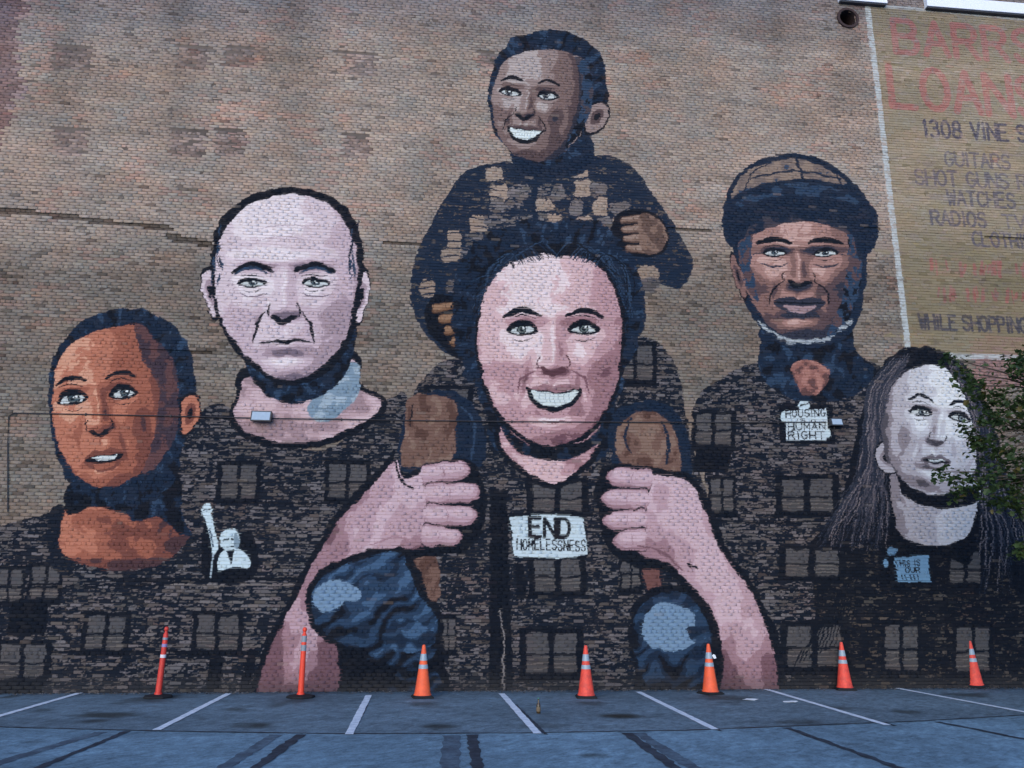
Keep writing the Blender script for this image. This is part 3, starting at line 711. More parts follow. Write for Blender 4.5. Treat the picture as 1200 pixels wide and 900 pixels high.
    for k in range(130):
        rr = random.Random(k+77)
        if rr.random() < .62:
            t = rr.random(); x0 = 1046+t*22; x1 = 1011+t*30; x2 = 955+t*92; sw = rr.uniform(-7, 7)
            line([(x0, 414+rr.uniform(0, 20)), (x1+6, 452), (x1, 490), (x1-4+sw, 545), ((x1+x2)/2-sw, 590), (x2, 636+rr.uniform(-26, 14))], rr.uniform(.9, 2.2), rr.choice(HC), taper=.7)
        else:
            t = rr.random(); x2 = 1142+t*66; sw = rr.uniform(-6, 6)
            line([(1112+t*12, 422+rr.uniform(0, 14)), (1138+t*18, 490), (1142+t*34+sw, 570), (1150+t*48-sw, 620), (x2, 668+rr.uniform(-34, 40))], rr.uniform(.9, 2.2), rr.choice(HC), taper=.7)
    FT = [(78, 76, 86), (132, 126, 136), (168, 166, 178), (188, 190, 202), (206, 211, 221)]
    tone_fill([(1044, 560), (1060, 545), (1140, 560), (1143, 600), (1130, 630), (1092, 640), (1058, 628), (1047, 600)], FT[1:4], lambda x, y: .5+(x-1085)/130+.4*(fbm(x/14, y/16, 91)-.5), (.30, .62))
    fill(wob([(1050, 552), (1068, 570), (1100, 580), (1138, 570), (1144, 588), (1100, 597), (1062, 584)], 1.5), INK, False)
    ear([(1026, 535), (1032, 520), (1043, 528), (1050, 552), (1036, 552)], FT[1], FT[2])
    f = Fr(1091, 500, 54, 76, 9)
    P = [(1034, 520), (1038, 480), (1050, 446), (1076, 430), (1102, 430), (1124, 452), (1140, 500), (1143, 546), (1128, 569), (1102, 578), (1070, 570), (1046, 550)]
    face_shade(f, P, FT, .16, -.04, (.35, -.55, .72), (.05, .18, .46, .78), seed=6)
    for s, u in ((-1, -.30), (1, .58)):
        eye(f, u, -.2, .225, .075, (122, 136, 146), look=.2); brow(f, u, -.40, .26, 7, s, arch=.05)
    nose(f, .18, .22, .17, (66, 64, 74)); open_mouth(f, .22, .50, .33, .10, FT[2], (104, 98, 108))

    # ---- small painted figures and placards
    CUR['id'] = 7
    PL = (186, 206, 220)
    fill([(240, 610), (252, 612), (258, 640), (294, 622), (299, 676), (240, 678)], INK)
    fill([(258, 628), (266, 620), (277, 622), (281, 634), (277, 645), (268, 648), (260, 640)], PL); fill([(256, 668), (258, 650), (268, 644), (282, 644), (293, 656), (291, 666), (276, 664)], PL)
    fill([(240, 604), (247, 602), (252, 622), (256, 640), (250, 650), (246, 628)], PL); line([(250, 650), (247, 676)], 2, (150, 168, 184)); line([(246, 620), (250, 640)], 1.5, NAVY2)
    fill([(236, 596), (241, 591), (247, 594), (247, 604), (240, 607)], PL); line([(238, 598), (245, 597)], 1, INK, False)
    fill([(265, 645), (275, 644), (271, 662)], INK, False); line([(262, 633), (268, 632)], 2.2, INK, False); line([(272, 632), (277, 633)], 2.2, INK, False); line([(266, 641), (274, 640)], 1.4, INK, False); fill([(276, 624), (281, 634), (278, 644), (274, 636)], (120, 140, 158))
    CUR['id'] = 9
    fill([(594, 606), (600, 602), (684, 602), (690, 650), (684, 656), (602, 654)], INK, False); fill([(597, 606), (640, 603), (682, 606), (686, 628), (689, 650), (660, 654), (602, 652), (600, 630)], (184, 202, 216), False)
    text('END', 621, 629, 668, 630, 22, 4.2, INK, .96, .04, .3); text('HOMELESSNESS', 606, 643.5, 686, 646, 12, 1.6, INK, .96, .04, .42)
    CUR['id'] = 10
    fill([(912, 474), (976, 474), (978, 520), (914, 520)], INK, False)
    ell(942, 475, 7, 6, PL); line([(938, 475), (948, 473)], 2, INK); fill([(917, 482), (968, 479), (970, 500), (968, 516), (921, 516), (921, 497), (917, 494)], (184, 200, 214), False)
    ell(918, 488, 3.5, 6, PL); ell(970, 508, 3.5, 5, PL)
    text('HOUSING', 921, 489.5, 967, 488, 8.5, 1.45, INK, .96, .03, .42); text('IS a', 934, 495, 956, 495, 4.5, 1.0, INK); text('HUMAN', 924, 504, 967, 503.5, 7.5, 1.4, INK, .96, .03, .42); text('RIGHT', 924, 514.5, 966, 514.5, 8.5, 1.6, INK, .96, .03, .4)
    CUR['id'] = 11
    fill([(1048, 654), (1088, 650), (1090, 682), (1052, 682)], (104, 142, 178), False); ell(1045, 646, 6, 5, (92, 126, 160)); ell(1038, 660, 3, 5, (104, 142, 178))
    text('THIS IS', 1050, 664, 1078, 663, 7, 1.2, INK, .96, .05, .4); text('OUR', 1061, 671, 1078, 671, 6, 1.2, INK, .96, .05)
    for x in (1056, 1060, 1066, 1070): line([(x, 674), (x+2, 679)], 1.6, INK, False)
    line([(1075, 673), (1076, 679)], 1.6, INK, False)

paint_all()

# ------------------------------------------------------------------ the brick wall
WX0, WX1, WTOP = -15.5, 19.5, 17.25
PZ, PX, JT, JTX = 0.0670, 0.2050, 0.0110, 0.0045
hole_x, hole_z = on_wall(993, 22); HOLE_R = 0.25
NC = int(WTOP/PZ)
bx0, bx1, bz0, bz1 = [], [], [], []
for j in range(NC):
    hdr = (j % 6 == 4); p = PX/2 if hdr else PX
    off = (0.25*PX if hdr else (0.5*PX if j % 2 else 0.0)) + 0.012*math.sin(j*2.3)
    xs = np.arange(WX0-off, WX1-0.02, p)
    a = np.maximum(xs, WX0)+JTX*0.5; b = np.minimum(xs+p, WX1)-JTX*0.5
    ok = (b-a) > 0.03
    a, b = a[ok], b[ok]
    bx0.append(a); bx1.append(b); bz0.append(np.full(len(a), j*PZ+JT*.5)); bz1.append(np.full(len(a), (j+1)*PZ-JT*.5))
bx0 = np.concatenate(bx0); bx1 = np.concatenate(bx1); bz0 = np.concatenate(bz0); bz1 = np.concatenate(bz1)
N = len(bx0)
bx0 = bx0+RNG.normal(0, .0016, N); bx1 = bx1+RNG.normal(0, .0016, N)
bz0 = bz0+RNG.normal(0, .0011, N); bz1 = bz1+RNG.normal(0, .0011, N)
bxc, bzc = (bx0+bx1)/2, (bz0+bz1)/2
keep = np.hypot(bxc-hole_x, bzc-hole_z) > HOLE_R+0.03
bx0, bx1, bz0, bz1, bxc, bzc = [q[keep] for q in (bx0, bx1, bz0, bz1, bxc, bzc)]
N = len(bx0)
upx, vpx, _ = to_px(np.stack([bxc, np.zeros(N), bzc], 1))     # where the brick sits in the photo, for its regional tone


# cracks of the old wall, as lines on the wall in metres
CRACKS = []
for P, w in (([(-60, 238), (0, 246), (40, 250), (90, 256), (140, 262), (200, 267)], .055), ([(196, 277), (225, 283), (256, 291)], .07),
             ([(445, 284), (492, 286)], .03), ([(780, 268), (830, 270)], .025), ([(1015, 268), (1060, 272), (1140, 276), (1240, 284)], .022),
             ([(165, 411), (252, 413)], .03)):
    CRACKS.append((np.array([on_wall(*q) for q in smooth_pts(P, False, 5)]), w))
def crack_d(x, z):
    best = np.full(x.shape, 9.0)
    for C, w in CRACKS:
        for i in range(len(C)-1):
            a, b = C[i], C[i+1]; d = b-a
            t = np.clip(((x-a[0])*d[0]+(z-a[1])*d[1])/(d@d), 0, 1)
            best = np.minimum(best, np.hypot(x-a[0]-t*d[0], z-a[1]-t*d[1])/w)
    return best
# bricked-up vents
VENTS = [(68, 52, 110, 82), (208, 54, 244, 84), (264, 54, 300, 80), (66, 150, 97, 185), (204, 152, 238, 185), (255, 150, 287, 185),
         (404, 60, 440, 90), (404, 156, 434, 186), (560, 60, 580, 82)]
VREC = []
for (a, b, c, d) in VENTS:
    p, q = on_wall(a, b), on_wall(c, d); VREC.append((p[0], q[1], q[0], p[1]))

PAL = lin(np.array([(142, 126, 119), (150, 134, 118), (147, 121, 113), (126, 121, 120), (134, 114, 103), (158, 145, 134), (138, 104, 92), (96, 84, 78), (112, 98, 92)]))
pick = RNG.choice(len(PAL), N, p=[.26, .18, .15, .12, .1, .07, .03, .04, .05])
bcol = (PAL[pick]*0.24 + PAL[0]*0.76)*np.array([1.26, 1.28, 1.14])
bcol = bcol*np.clip(RNG.normal(1, .06, N), .6, 1.35)[:, None]
n1 = fbm(bxc*.5+40, bzc*1.1+9, 3); n2 = .6*fbm(bxc*.9+7, bzc*4.0+3, 21)+.4*fbm(bxc*1.6+7, bzc*15.0+3, 22, 2); n3 = fbm(bxc*2.5+3, bzc*3+50, 33, 3)
bcol = bcol*(0.72+0.56*n1)[:, None]*(0.66+0.68*n2)[:, None]
t = np.clip((n3-.5)*3, -1, 1)[:, None]
bcol = bcol*(1+t*np.array([.10, .0, -.06]))
# regional tones: sooty top strip, purple-red corner at the far left, darker courses below the long crack, olive middle right
soot = sstep(80, 0, vpx+40*(fbm(bxc*.7, bzc*.7, 55)-.5))[:, None]
bcol = bcol*(1-soot*np.array([.34, .28, .16]))
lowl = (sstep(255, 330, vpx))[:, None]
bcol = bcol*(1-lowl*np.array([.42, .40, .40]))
dark = RNG.random(N) < (0.012+0.07*sstep(250, 330, vpx))
bcol[dark] *= 0.55
edge = np.where(vpx < 95, 26-vpx*.08, 26-(vpx-95)*.36)+30*(fbm(bzc*3, bxc*2, 71)-.5)
cor = (upx < edge) & (vpx < 185)
bcol[cor] = bcol[cor]*np.array([.66, .54, .60])
pale = (np.abs(upx-edge) < 5) & (vpx < 130) & (RNG.random(N) < .6); bcol[pale] = lin((150, 128, 122))
red = (fbm(bxc*1.4, bzc*1.4, 91) > .64) & (RNG.random(N) < .5); bcol[red] = bcol[red]*np.array([1.08, .92, .90])
sign_red = (upx > 1140) & (vpx > 395) & (vpx < 455); bcol[sign_red] = bcol[sign_red]*.5+lin((148, 104, 104))*.5
bdep = RNG.normal(0, .0016, N)
for (a, b, c, d) in VREC:
    inn = (bxc > a) & (bxc < c) & (bzc > b) & (bzc < d)
    bcol[inn] = bcol[inn]*np.array([.80, .76, .80])*RNG.uniform(.65, 1.3, inn.sum())[:, None]; bdep[inn] += .006
    lint = (bxc > a) & (bxc < c) & (np.abs(bzc-d) < PZ*.5); bdep[lint] += .03; bcol[lint] *= .32
# streaks running down from the top
for sx, w0, v1 in ((345, 30, 330), (905, 22, 190), (1000, 16, 100), (75, 24, 200), (700, 18, 60), (212, 20, 260)):
    s = np.exp(-((upx-sx)/w0)**2)*sstep(v1, v1*.4, vpx)*(.4+.9*fbm(bxc*4, bzc*.8, 17)); bcol = bcol*(1-.22*s)[:, None]
splash = sstep(.42, .0, bzc+.25*(fbm(bxc*2.5, bzc*2, 141)-.5))
eroded = RNG.random(N) < .035; bdep[eroded] += .008
cd = crack_d(bxc, bzc); cr = cd < 1.0
bdep[cr] += .035; bcol[cr] *= .35

# sample the paint over each brick
NU, NV = 12, 4
U = np.linspace(0, 1, NU+1); V = np.linspace(0, 1, NV+1)
GX = bx0[:, None, None]+(bx1-bx0)[:, None, None]*U[None, None, :]+np.zeros((N, NV+1, 1))
GZ = bz0[:, None, None]+(bz1-bz0)[:, None, None]*V[None, :, None]+np.zeros((N, 1, NU+1))
jx = RNG.normal(0, .010, N)[:, None, None]; jz = RNG.normal(0, .006, N)[:, None, None]
def look(x, z):
    i = np.clip(((x-CX0)*RES).astype(int), 0, CWID-1); j = np.clip((z*RES).astype(int), 0, CHGT-1)
    ok = (x > CX0) & (x < CX1-.02) & (z < CZ1-.02)
    return j, i, ok
Jc, Ic, _ok = look(bxc, bzc)
flat = np.where(C_ID[Jc, Ic] >= 7, .15, 1.0)[:, None, None]
wx = (fbm(GX*5.5, GZ*5.5, 101, 3)-.5)*.075*flat; wz = (fbm(GX*5.5+70, GZ*5.5, 111, 3)-.5)*.075*flat
J, I, OK = look(GX+jx*flat+wx, GZ+jz*flat+wz)
prgb = C_RGB[J, I].astype(float); pcov = C_COV[J, I]*OK; ptex = C_TEX[J, I]*OK
# dry-brushed areas: part of each brick is left bare
reg = fbm(GX*1.1, GZ*1.6, 64, 3)
dash = vnoise(GX*10.5+jx*60, GZ*31.0+3*jz, 65)*.62+vnoise(GX*27+5, GZ*52.0, 66)*.38+RNG.normal(0, .10, N)[:, None, None]
lim = .5+(.5-ptex*(.45+1.2*reg))*.62
bare = dash > lim
bm = (ptex > .01) & bare
grey = lin((96, 93, 97))*RNG.uniform(.25, 1.05, N)[:, None]
grey = np.where((ptex < .2)[..., None], grey[:, None, None, :]*.22, grey[:, None, None, :])
prgb = np.where(bm[..., None], grey, prgb); pcov = np.where(bm, .72, pcov)
# worn paint: thin spots
pcov = pcov*(1-.035*RNG.random(N)[:, None, None]**2)
flake = fbm(GX*9, GZ*14, 131, 3); pcov = np.where((C_ID[J, I] == 8) & OK, pcov*np.clip(1.2-2.6*np.abs(flake-.44), .22, 1), pcov)
worn = (RNG.random(N) < .012)[:, None, None] & (pcov > .5); pcov = np.where(worn, pcov*RNG.uniform(.70, .92, N)[:, None, None], pcov)
ptint = np.clip(RNG.normal(1, .03, N), .88, 1.12)[:, None, None, None]
gr = np.clip(RNG.normal(1, .035, GX.shape), .85, 1.15)[..., None]
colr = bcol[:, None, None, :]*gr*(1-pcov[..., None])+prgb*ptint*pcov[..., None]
colr = colr*(1-.45*splash[:, None, None, None])+np.array([.05, .048, .046])*.45*splash[:, None, None, None]
colr = np.clip(colr, .0025, .9)
fid = C_ID[J, I]*OK
cid = fid[:, NV//2+1, NU//2]
vary = (np.ptp(prgb*pcov[..., None], axis=(1, 2)).max(-1) > .012) | (ptex.max((1, 2)) > .01)

m_brick = material('painted_brick', (.3, .25, .22), .85, .10, var=.14, scale=55, bump=.35, attr='paint', scale2=160)
m_mortar = material('mortar', (.3, .25, .22), .95, .1, var=.22, scale=40, bump=.3, attr='paint', scale2=120)

def grid_faces(nu, nv):
    f = []
    for b in range(nv):
        for a in range(nu):
            i = b*(nu+1)+a; f.append((i, i+1, i+nu+2, i+nu+1))
    n = (nu+1)*(nv+1)
    c = (0, nu, nv*(nu+1)+nu, nv*(nu+1)); k = (n, n+1, n+2, n+3)
    f += [(c[0], k[0], k[1], c[1]), (c[1], k[1], k[2], c[2]), (c[2], k[2], k[3], c[3]), (c[3], k[3], k[0], c[0])]
    return np.array(f)

def brick_arrays(idx, nu, nv):
    su, sv = NU//nu, NV//nv
    gx = GX[idx][:, ::sv, ::su]; gz = GZ[idx][:, ::sv, ::su]; cc = colr[idx][:, ::sv, ::su]
    n = len(idx); nvt = (nu+1)*(nv+1)
    tilt = RNG.normal(0, .0022, (n, 2))
    y = -.0095+bdep[idx][:, None, None]+tilt[:, 0][:, None, None]*(np.linspace(-1, 1, nu+1)[None, None, :])+tilt[:, 1][:, None, None]*(np.linspace(-1, 1, nv+1)[None, :, None])
    P = np.stack([gx, y, gz], -1).reshape(n, nvt, 3)
    cs = [0, nu, nv*(nu+1)+nu, nv*(nu+1)]
    back = P[:, cs].copy(); back[..., 1] = .006+np.maximum(bdep[idx], 0)[:, None]*1.3
    cf = cc.reshape(n, nvt, 3); cb = cf[:, cs]*.9
    return np.concatenate([P, back], 1), np.concatenate([cf, cb], 1), grid_faces(nu, nv)

def bulk_mesh(name, blocks, mat, parent, origin=None):
    vs_, cs_, fs_ = [], [], []; n0 = 0
    for P, C, F in blocks:
        if len(P) == 0: continue
        k, m = P.shape[:2]
        vs_.append(P.reshape(-1, 3)); cs_.append(C.reshape(-1, 3))
        fs_.append((F[None]+(np.arange(k)*m)[:, None, None]+n0).reshape(-1, 4)); n0 += k*m
    Vv = np.concatenate(vs_); Cc = np.concatenate(cs_); Ff = np.concatenate(fs_)
    if origin is not None: Vv = Vv-np.asarray(origin)
    me = bpy.data.meshes.new(name)
    me.vertices.add(len(Vv)); me.vertices.foreach_set('co', Vv.astype(np.float32).ravel())
    me.loops.add(Ff.size); me.loops.foreach_set('vertex_index', Ff.astype(np.int32).ravel())
    me.polygons.add(len(Ff)); me.polygons.foreach_set('loop_start', np.arange(0, Ff.size, 4, dtype=np.int32))
    at = me.attributes.new('paint', 'FLOAT_COLOR', 'POINT')
    at.data.foreach_set('color', np.concatenate([Cc, np.ones((len(Cc), 1))], 1).astype(np.float32).ravel())
    me.materials.append(mat); me.update(calc_edges=True); me.validate()
    o = bpy.data.objects.new(name, me); COL.objects.link(o)
    if parent: o.parent = parent
    if origin is not None: o.location = origin
    return o

building = empty('brick_building')
tag(building, 'tall old brick building painted with six giant people and a faded olive advertisement', 'building')
# the 300 bricks that show largest: nearest courses at the foot of the wall
ub, vb, zb = to_px(np.stack([bxc, np.zeros(N), bzc], 1))
inview = (ub > 4) & (ub < 1196) & (vb < 806)
size = np.where(inview, (bx1-bx0)/zb, 0); size = np.where((bx1-bx0) > .15, size, 0)*np.where(bzc < .42, 1, .0)
single = np.argsort(-size)[:300]
is_single = np.zeros(N, bool); is_single[single] = True
for i in single:
    nu, nv = (12, 4) if vary[i] else (2, 1)
    bulk_mesh('brick', [brick_arrays(np.array([i]), nu, nv)], m_brick, building, (bxc[i], 0, bzc[i]))
PARTS = [(0, 'bare_brickwork', 'unpainted weathered mauve and tan brickwork'),
         (1, 'painted_portrait', 'painted boy with short dark hair and warm brown face over dark brickwork'),
         (2, 'painted_portrait', 'painted pale man with a bare head over a dark painted building'),
         (3, 'painted_portrait', 'painted laughing boy in a dark checked shirt at the top of the mural'),
         (4, 'painted_portrait', 'painted smiling young woman with big forearms and denim knees'),
         (5, 'painted_portrait', 'painted man wearing a dark cap with a grey chin beard'),
         (6, 'painted_portrait', 'painted pale woman with long dark streaky hair'),
         (7, 'painted_small_figure', 'small painted figure raising one arm'),
         (8, 'faded_advertisement', 'faded olive painted advertisement with red and slate lettering'),
         (9, 'painted_placard', 'painted white placard reading END HOMELESSNESS'),
         (10, 'painted_placard', 'painted white placard reading HOUSING IS a HUMAN RIGHT'),
         (11, 'painted_placard', 'painted blue placard beginning THIS IS OUR')]
for k, nm, lb in PARTS:
    sel = np.where((cid == k) & ~is_single)[0]
    if len(sel) == 0: continue
    o = bulk_mesh(nm, [brick_arrays(sel[vary[sel]], 12, 4), brick_arrays(sel[~vary[sel]], 2, 1)], m_brick, building)
    tag(o, lb, kind='stuff')

# mortar sheet behind the bricks, taking the same paint
mx = np.unique(np.concatenate([np.arange(WX0, WX1, .07), [WX1]])); mz = np.unique(np.concatenate([[0], (np.arange(NC)+.5)*PZ, [WTOP]]))
X, Z = np.meshgrid(mx, mz)
J, I, OK = look(X, Z)
cov = C_COV[J, I]*OK*.97; tex = C_TEX[J, I]*OK
cov = np.where((tex > .01) & (RNG.random(X.shape) < tex*.4), .3, cov)
mcol = lin((100, 90, 82))*(0.6+.8*fbm(X*.6, Z*1.3, 8))[..., None]*(.85+.3*RNG.random(X.shape))[..., None]
uP, vP, _ = to_px(np.stack([X, 0*X, Z], -1).reshape(-1, 3)); vP = vP.reshape(X.shape)
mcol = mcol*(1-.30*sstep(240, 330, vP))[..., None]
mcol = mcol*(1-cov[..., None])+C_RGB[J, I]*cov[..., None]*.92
yy = np.where(crack_d(X, Z) < 1.3, .05, 0.0)
inside = np.hypot(X-hole_x, Z-hole_z) < HOLE_R+.005
idx = np.arange(X.size).reshape(X.shape)
F = np.stack([idx[:-1, :-1], idx[:-1, 1:], idx[1:, 1:], idx[1:, :-1]], -1).reshape(-1, 4)
cxm = (X[:-1, :-1]+X[1:, 1:]).ravel()/2; czm = (Z[:-1, :-1]+Z[1:, 1:]).ravel()/2
F = F[np.hypot(cxm-hole_x, czm-hole_z) > HOLE_R-.02]
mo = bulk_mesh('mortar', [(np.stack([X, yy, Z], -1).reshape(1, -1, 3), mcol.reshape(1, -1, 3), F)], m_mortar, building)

m_core = material('common_brick', (.16, .125, .11), .9, .15, var=.3, scale=6, bump=.2)
b = MB(); b.box((WX0+.01, .5, 0), (WX1-.01, 11, WTOP-.02))
# side returns closing the small gap between core and front
b.box((WX0+.002, .004, 0), (WX0+.02, .499, WTOP-.021)); b.box((WX1-.02, .004, 0), (WX1-.002, .499, WTOP-.021))
core = b.build('rear_walls', m_core, building)
# a dark pocket for the flue hole is carried by the flue itself
m_cope = material('limestone_coping', (.42, .40, .38), .85, .2, var=.2, scale=3, bump=.2)
b = MB()
x = WX0-.05
while x < WX1:
    x2 = min(x+1.2, WX1+.05); b.box((x+.004, -.09, WTOP), (x2-.004, .45, WTOP+.14)); x = x2
b.build('coping', m_cope, building)

# white ledges at the top right, each with a dark strip as painted shadow
m_white = material('white_paint', (.80, .82, .84), .5, .4, var=.05, scale=4)
for (xa, ya, xb, yb) in ((985, -1, 1040, 2.5), (1087, 6.5, 1260, 18)):
    p, q = on_wall(xa, ya, -.14), on_wall(xb, yb, -.14)
    z = p[1]
    b = MB(); b.box((p[0], -.14, z), (q[0], .05, z+.30)); b.box((p[0]+.03, -.10, z+.30), (q[0]-.03, .05, z+.34))
    o = b.build('window_ledge', m_white, building)
    b = MB(); b.box((p[0]+.02, -.11, z-.035), (q[0]-.02, .05, z-.001)); b.build('shadow_strip', material('ledge_shadow_dark', (.05, .05, .055), .6, .3, var=.1), o)

# clay flue pipe end
m_flue = material('fired_clay', (.05, .032, .030), .85, .2, var=.35, scale=9, bump=.2)
b = MB(); n = 32
for (r0, y0), (r1, y1) in zip([(HOLE_R+.03, .01), (HOLE_R+.03, -.05), (HOLE_R-.03, -.05), (HOLE_R-.03, .48)], [(HOLE_R+.03, -.05), (HOLE_R-.03, -.05), (HOLE_R-.03, .48), (.004, .48)]):
    v = []
    for k in range(n):
        a = 2*math.pi*k/n; v.append((hole_x+r0*math.cos(a), y0, hole_z+r0*math.sin(a)))
    for k in range(n):
        a = 2*math.pi*k/n; v.append((hole_x+r1*math.cos(a), y1, hole_z+r1*math.sin(a)))
    b.add(v, [(k, (k+1) % n, n+(k+1) % n, n+k) for k in range(n)])
b.build('flue_opening', m_flue, building, True)

# ------------------------------------------------------------------ the car park
gx = np.unique(np.round(np.concatenate([[-900, -300, -100, -50, -30, -22], np.arange(-15, 19.01, .07), [25, 35, 60, 110, 300, 900]]), 3))
gy = np.unique(np.round(np.concatenate([[-900, -300, -100, -60, -40, -30, -22, -16, -12, -10], np.arange(-8.5, .35, .07), [2, 12, 40, 120, 300, 900]]), 3))
X, Y = np.meshgrid(gx, gy)
def gp(x, y): return on_ground(x, y)
seam_pts = [gp(*q) for q in ((-60, 850), (0, 852), (200, 857), (400, 860), (600, 859), (800, 856), (950, 850), (1080, 845), (1200, 838), (1260, 834))]
seam = np.array(seam_pts); seam = seam[np.argsort(seam[:, 0])]
seamY = np.interp(X, seam[:, 0], seam[:, 1])
asph = np.array([.140, .220, .262])
tone = np.ones(X.shape+(3,))*asph
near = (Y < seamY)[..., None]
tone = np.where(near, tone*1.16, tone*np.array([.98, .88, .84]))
tone *= (.66+.68*fbm(X*.5+5, Y*.9, 5))[..., None]*(.88+.24*fbm(X*3, Y*3, 15))[..., None]
STAINS_AND_SHADE = [((180, 818), 26, 5, .55), ((130, 838), 36, 4, .6), ((112, 845), 20, 3, .5), ((305, 850), 20, 4.5, .6), ((275, 831), 18, 3, .5), ((325, 827), 12, 2.5, .4), ((495, 825), 22, 4, .45),
          ((515, 851), 26, 3, .55), ((725, 839), 30, 4.5, .72), ((690, 824), 18, 3, .45), ((640, 851), 40, 4, .35), ((850, 818), 36, 5, .5), ((930, 846), 36, 4, .4), ((985, 830), 20, 2.5, .4),
          ((350, 820), 20, 4, .4), ((1060, 834), 16, 3, .5), ((50, 832), 16, 2.5, .35), ((10, 817), 14, 2, .5), ((690, 885), 18, 2, .5), ((1000, 872), 16, 2, .3), ((40, 869), 12, 2, .3), ((560, 838), 14, 2, .25), ((1140, 815), 24, 3.5, .5)]
for (c, rx, ry, s) in STAINS_AND_SHADE:  # oil stains, plus contact shade painted at the cone and post feet
    cx, cy = gp(*c); ex = abs(gp(c[0]+rx, c[1])[0]-cx); ey = max(.12, abs(gp(c[0], c[1]+ry)[1]-cy))
    wobb = 1+1.7*(fbm(X*2.6+cx, Y*3.2, 44)-.5)
    d = np.sqrt(((X-cx)/ex)**2+((Y-cy)/ey)**2)*wobb
    k = min(.95, s*1.35)*(1-sstep(.3, 1.3, d))
    tone *= 1-k[..., None]*np.array([.85, .9, .95])
tone *= np.clip(np.random.default_rng(4).normal(1, .15, X.shape), .6, 1.5)[..., None]*np.clip(.75+.5*fbm(X*6, Y*6, 19), .5, 1.5)[..., None]
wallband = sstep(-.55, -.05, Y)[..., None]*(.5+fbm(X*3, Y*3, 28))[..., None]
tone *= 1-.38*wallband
idx = np.arange(X.size).reshape(X.shape)
F = np.stack([idx[:-1, :-1], idx[:-1, 1:], idx[1:, 1:], idx[1:, :-1]], -1).reshape(-1, 4)
m_asph = material('asphalt', (.1, .12, .15), .88, .25, var=.46, scale=60, bump=.6, attr='paint', scale2=26)
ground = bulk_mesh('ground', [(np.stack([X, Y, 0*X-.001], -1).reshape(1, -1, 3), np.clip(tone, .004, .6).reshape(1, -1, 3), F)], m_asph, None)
tag(ground, kind='structure')

m_line = material('worn_white_line_paint', (.84, .89, .90), .7, .3, var=.12, scale=7, color2=(.62, .69, .72))
m_black = material('blacked_out_line', (.024, .032, .042), .75, .3, var=.4, scale=5, color2=(.048, .064, .082))
m_faint = material('half_worn_blackout', (.060, .085, .108), .8, .3, var=.4, scale=4, color2=(.11, .165, .20))
m_tar = material('tar_seam', (.016, .020, .026), .6, .35, var=.3, scale=12)
def strip(name, pts, width, mat, z, rag=.006, step=.12):
    P = [np.array(p) for p in pts]; Q = []
    for a, c in zip(P[:-1], P[1:]):
        n = max(2, int(np.linalg.norm(c-a)/step))
        Q += [a+(c-a)*k/n for k in range(n)]
    Q.append(P[-1]); Q = np.array(Q); v = []; f = []
    for i, q in enumerate(Q):
        d = Q[min(i+1, len(Q)-1)]-Q[max(i-1, 0)]; d = d/np.linalg.norm(d); nrm = np.array([-d[1], d[0]])
        for s in (-1, 1):
            p = q+nrm*s*(width/2+random.uniform(-rag, rag)); v.append((p[0], p[1], z))
    for i in range(len(Q)-1): f.append((2*i, 2*i+2, 2*i+3, 2*i+1))
    o = mesh_obj(name, v, f, mat, ground)
    if o.data.polygons[0].normal.z < 0: o.data.flip_normals()
    return o
strip('asphalt_seam', seam_pts, .055, m_tar, .003, .014)
for a, c in (((-130, 869), (-80, 801)), ((-48, 853), (98, 811)), ((183, 856), (268, 813)), ((409, 861), (432, 815)), ((630, 860), (588, 813)), ((838, 855), (748, 811)), ((1040, 850), (898, 808)), ((1240, 842), (1042, 805)), ((1400, 832), (1190, 800))):
    if a[0] == -130: continue
    strip('parking_line', [gp(*a), gp(*c)], .115, m_line, .007, .006)
for a, c, w, m in (((30, 906), (150, 857), .12, m_black), ((-20, 900), (118, 858), .20, m_faint), ((252, 906), (324, 861), .20, m_faint), ((292, 906), (352, 861), .16, m_black),
                   ((528, 906), (529, 862), .26, m_faint), ((561, 906), (553, 861), .17, m_black), ((800, 906), (734, 859), .17, m_black), ((822, 906), (748, 859), .20, m_faint),
                   ((1070, 906), (922, 853), .13, m_black), ((1260, 878), (1098, 846), .12, m_black), ((-20, 870), (20, 905), .14, m_black)):
    if a == (-20, 870): continue
    strip('blacked_out_line', [gp(*a), gp(*c)], w*.86, m, .0045 if m is m_black else .0025, .022)
# small black slivers beside the repainted lines
for a, c in (((640, 861), (604, 826)), ((845, 857), (780, 826)), ((1050, 851), (940, 821)), ((418, 848), (430, 826))):
    strip('blacked_out_line', [gp(*a), gp(*c)], .05, m_black, .0055, .01)

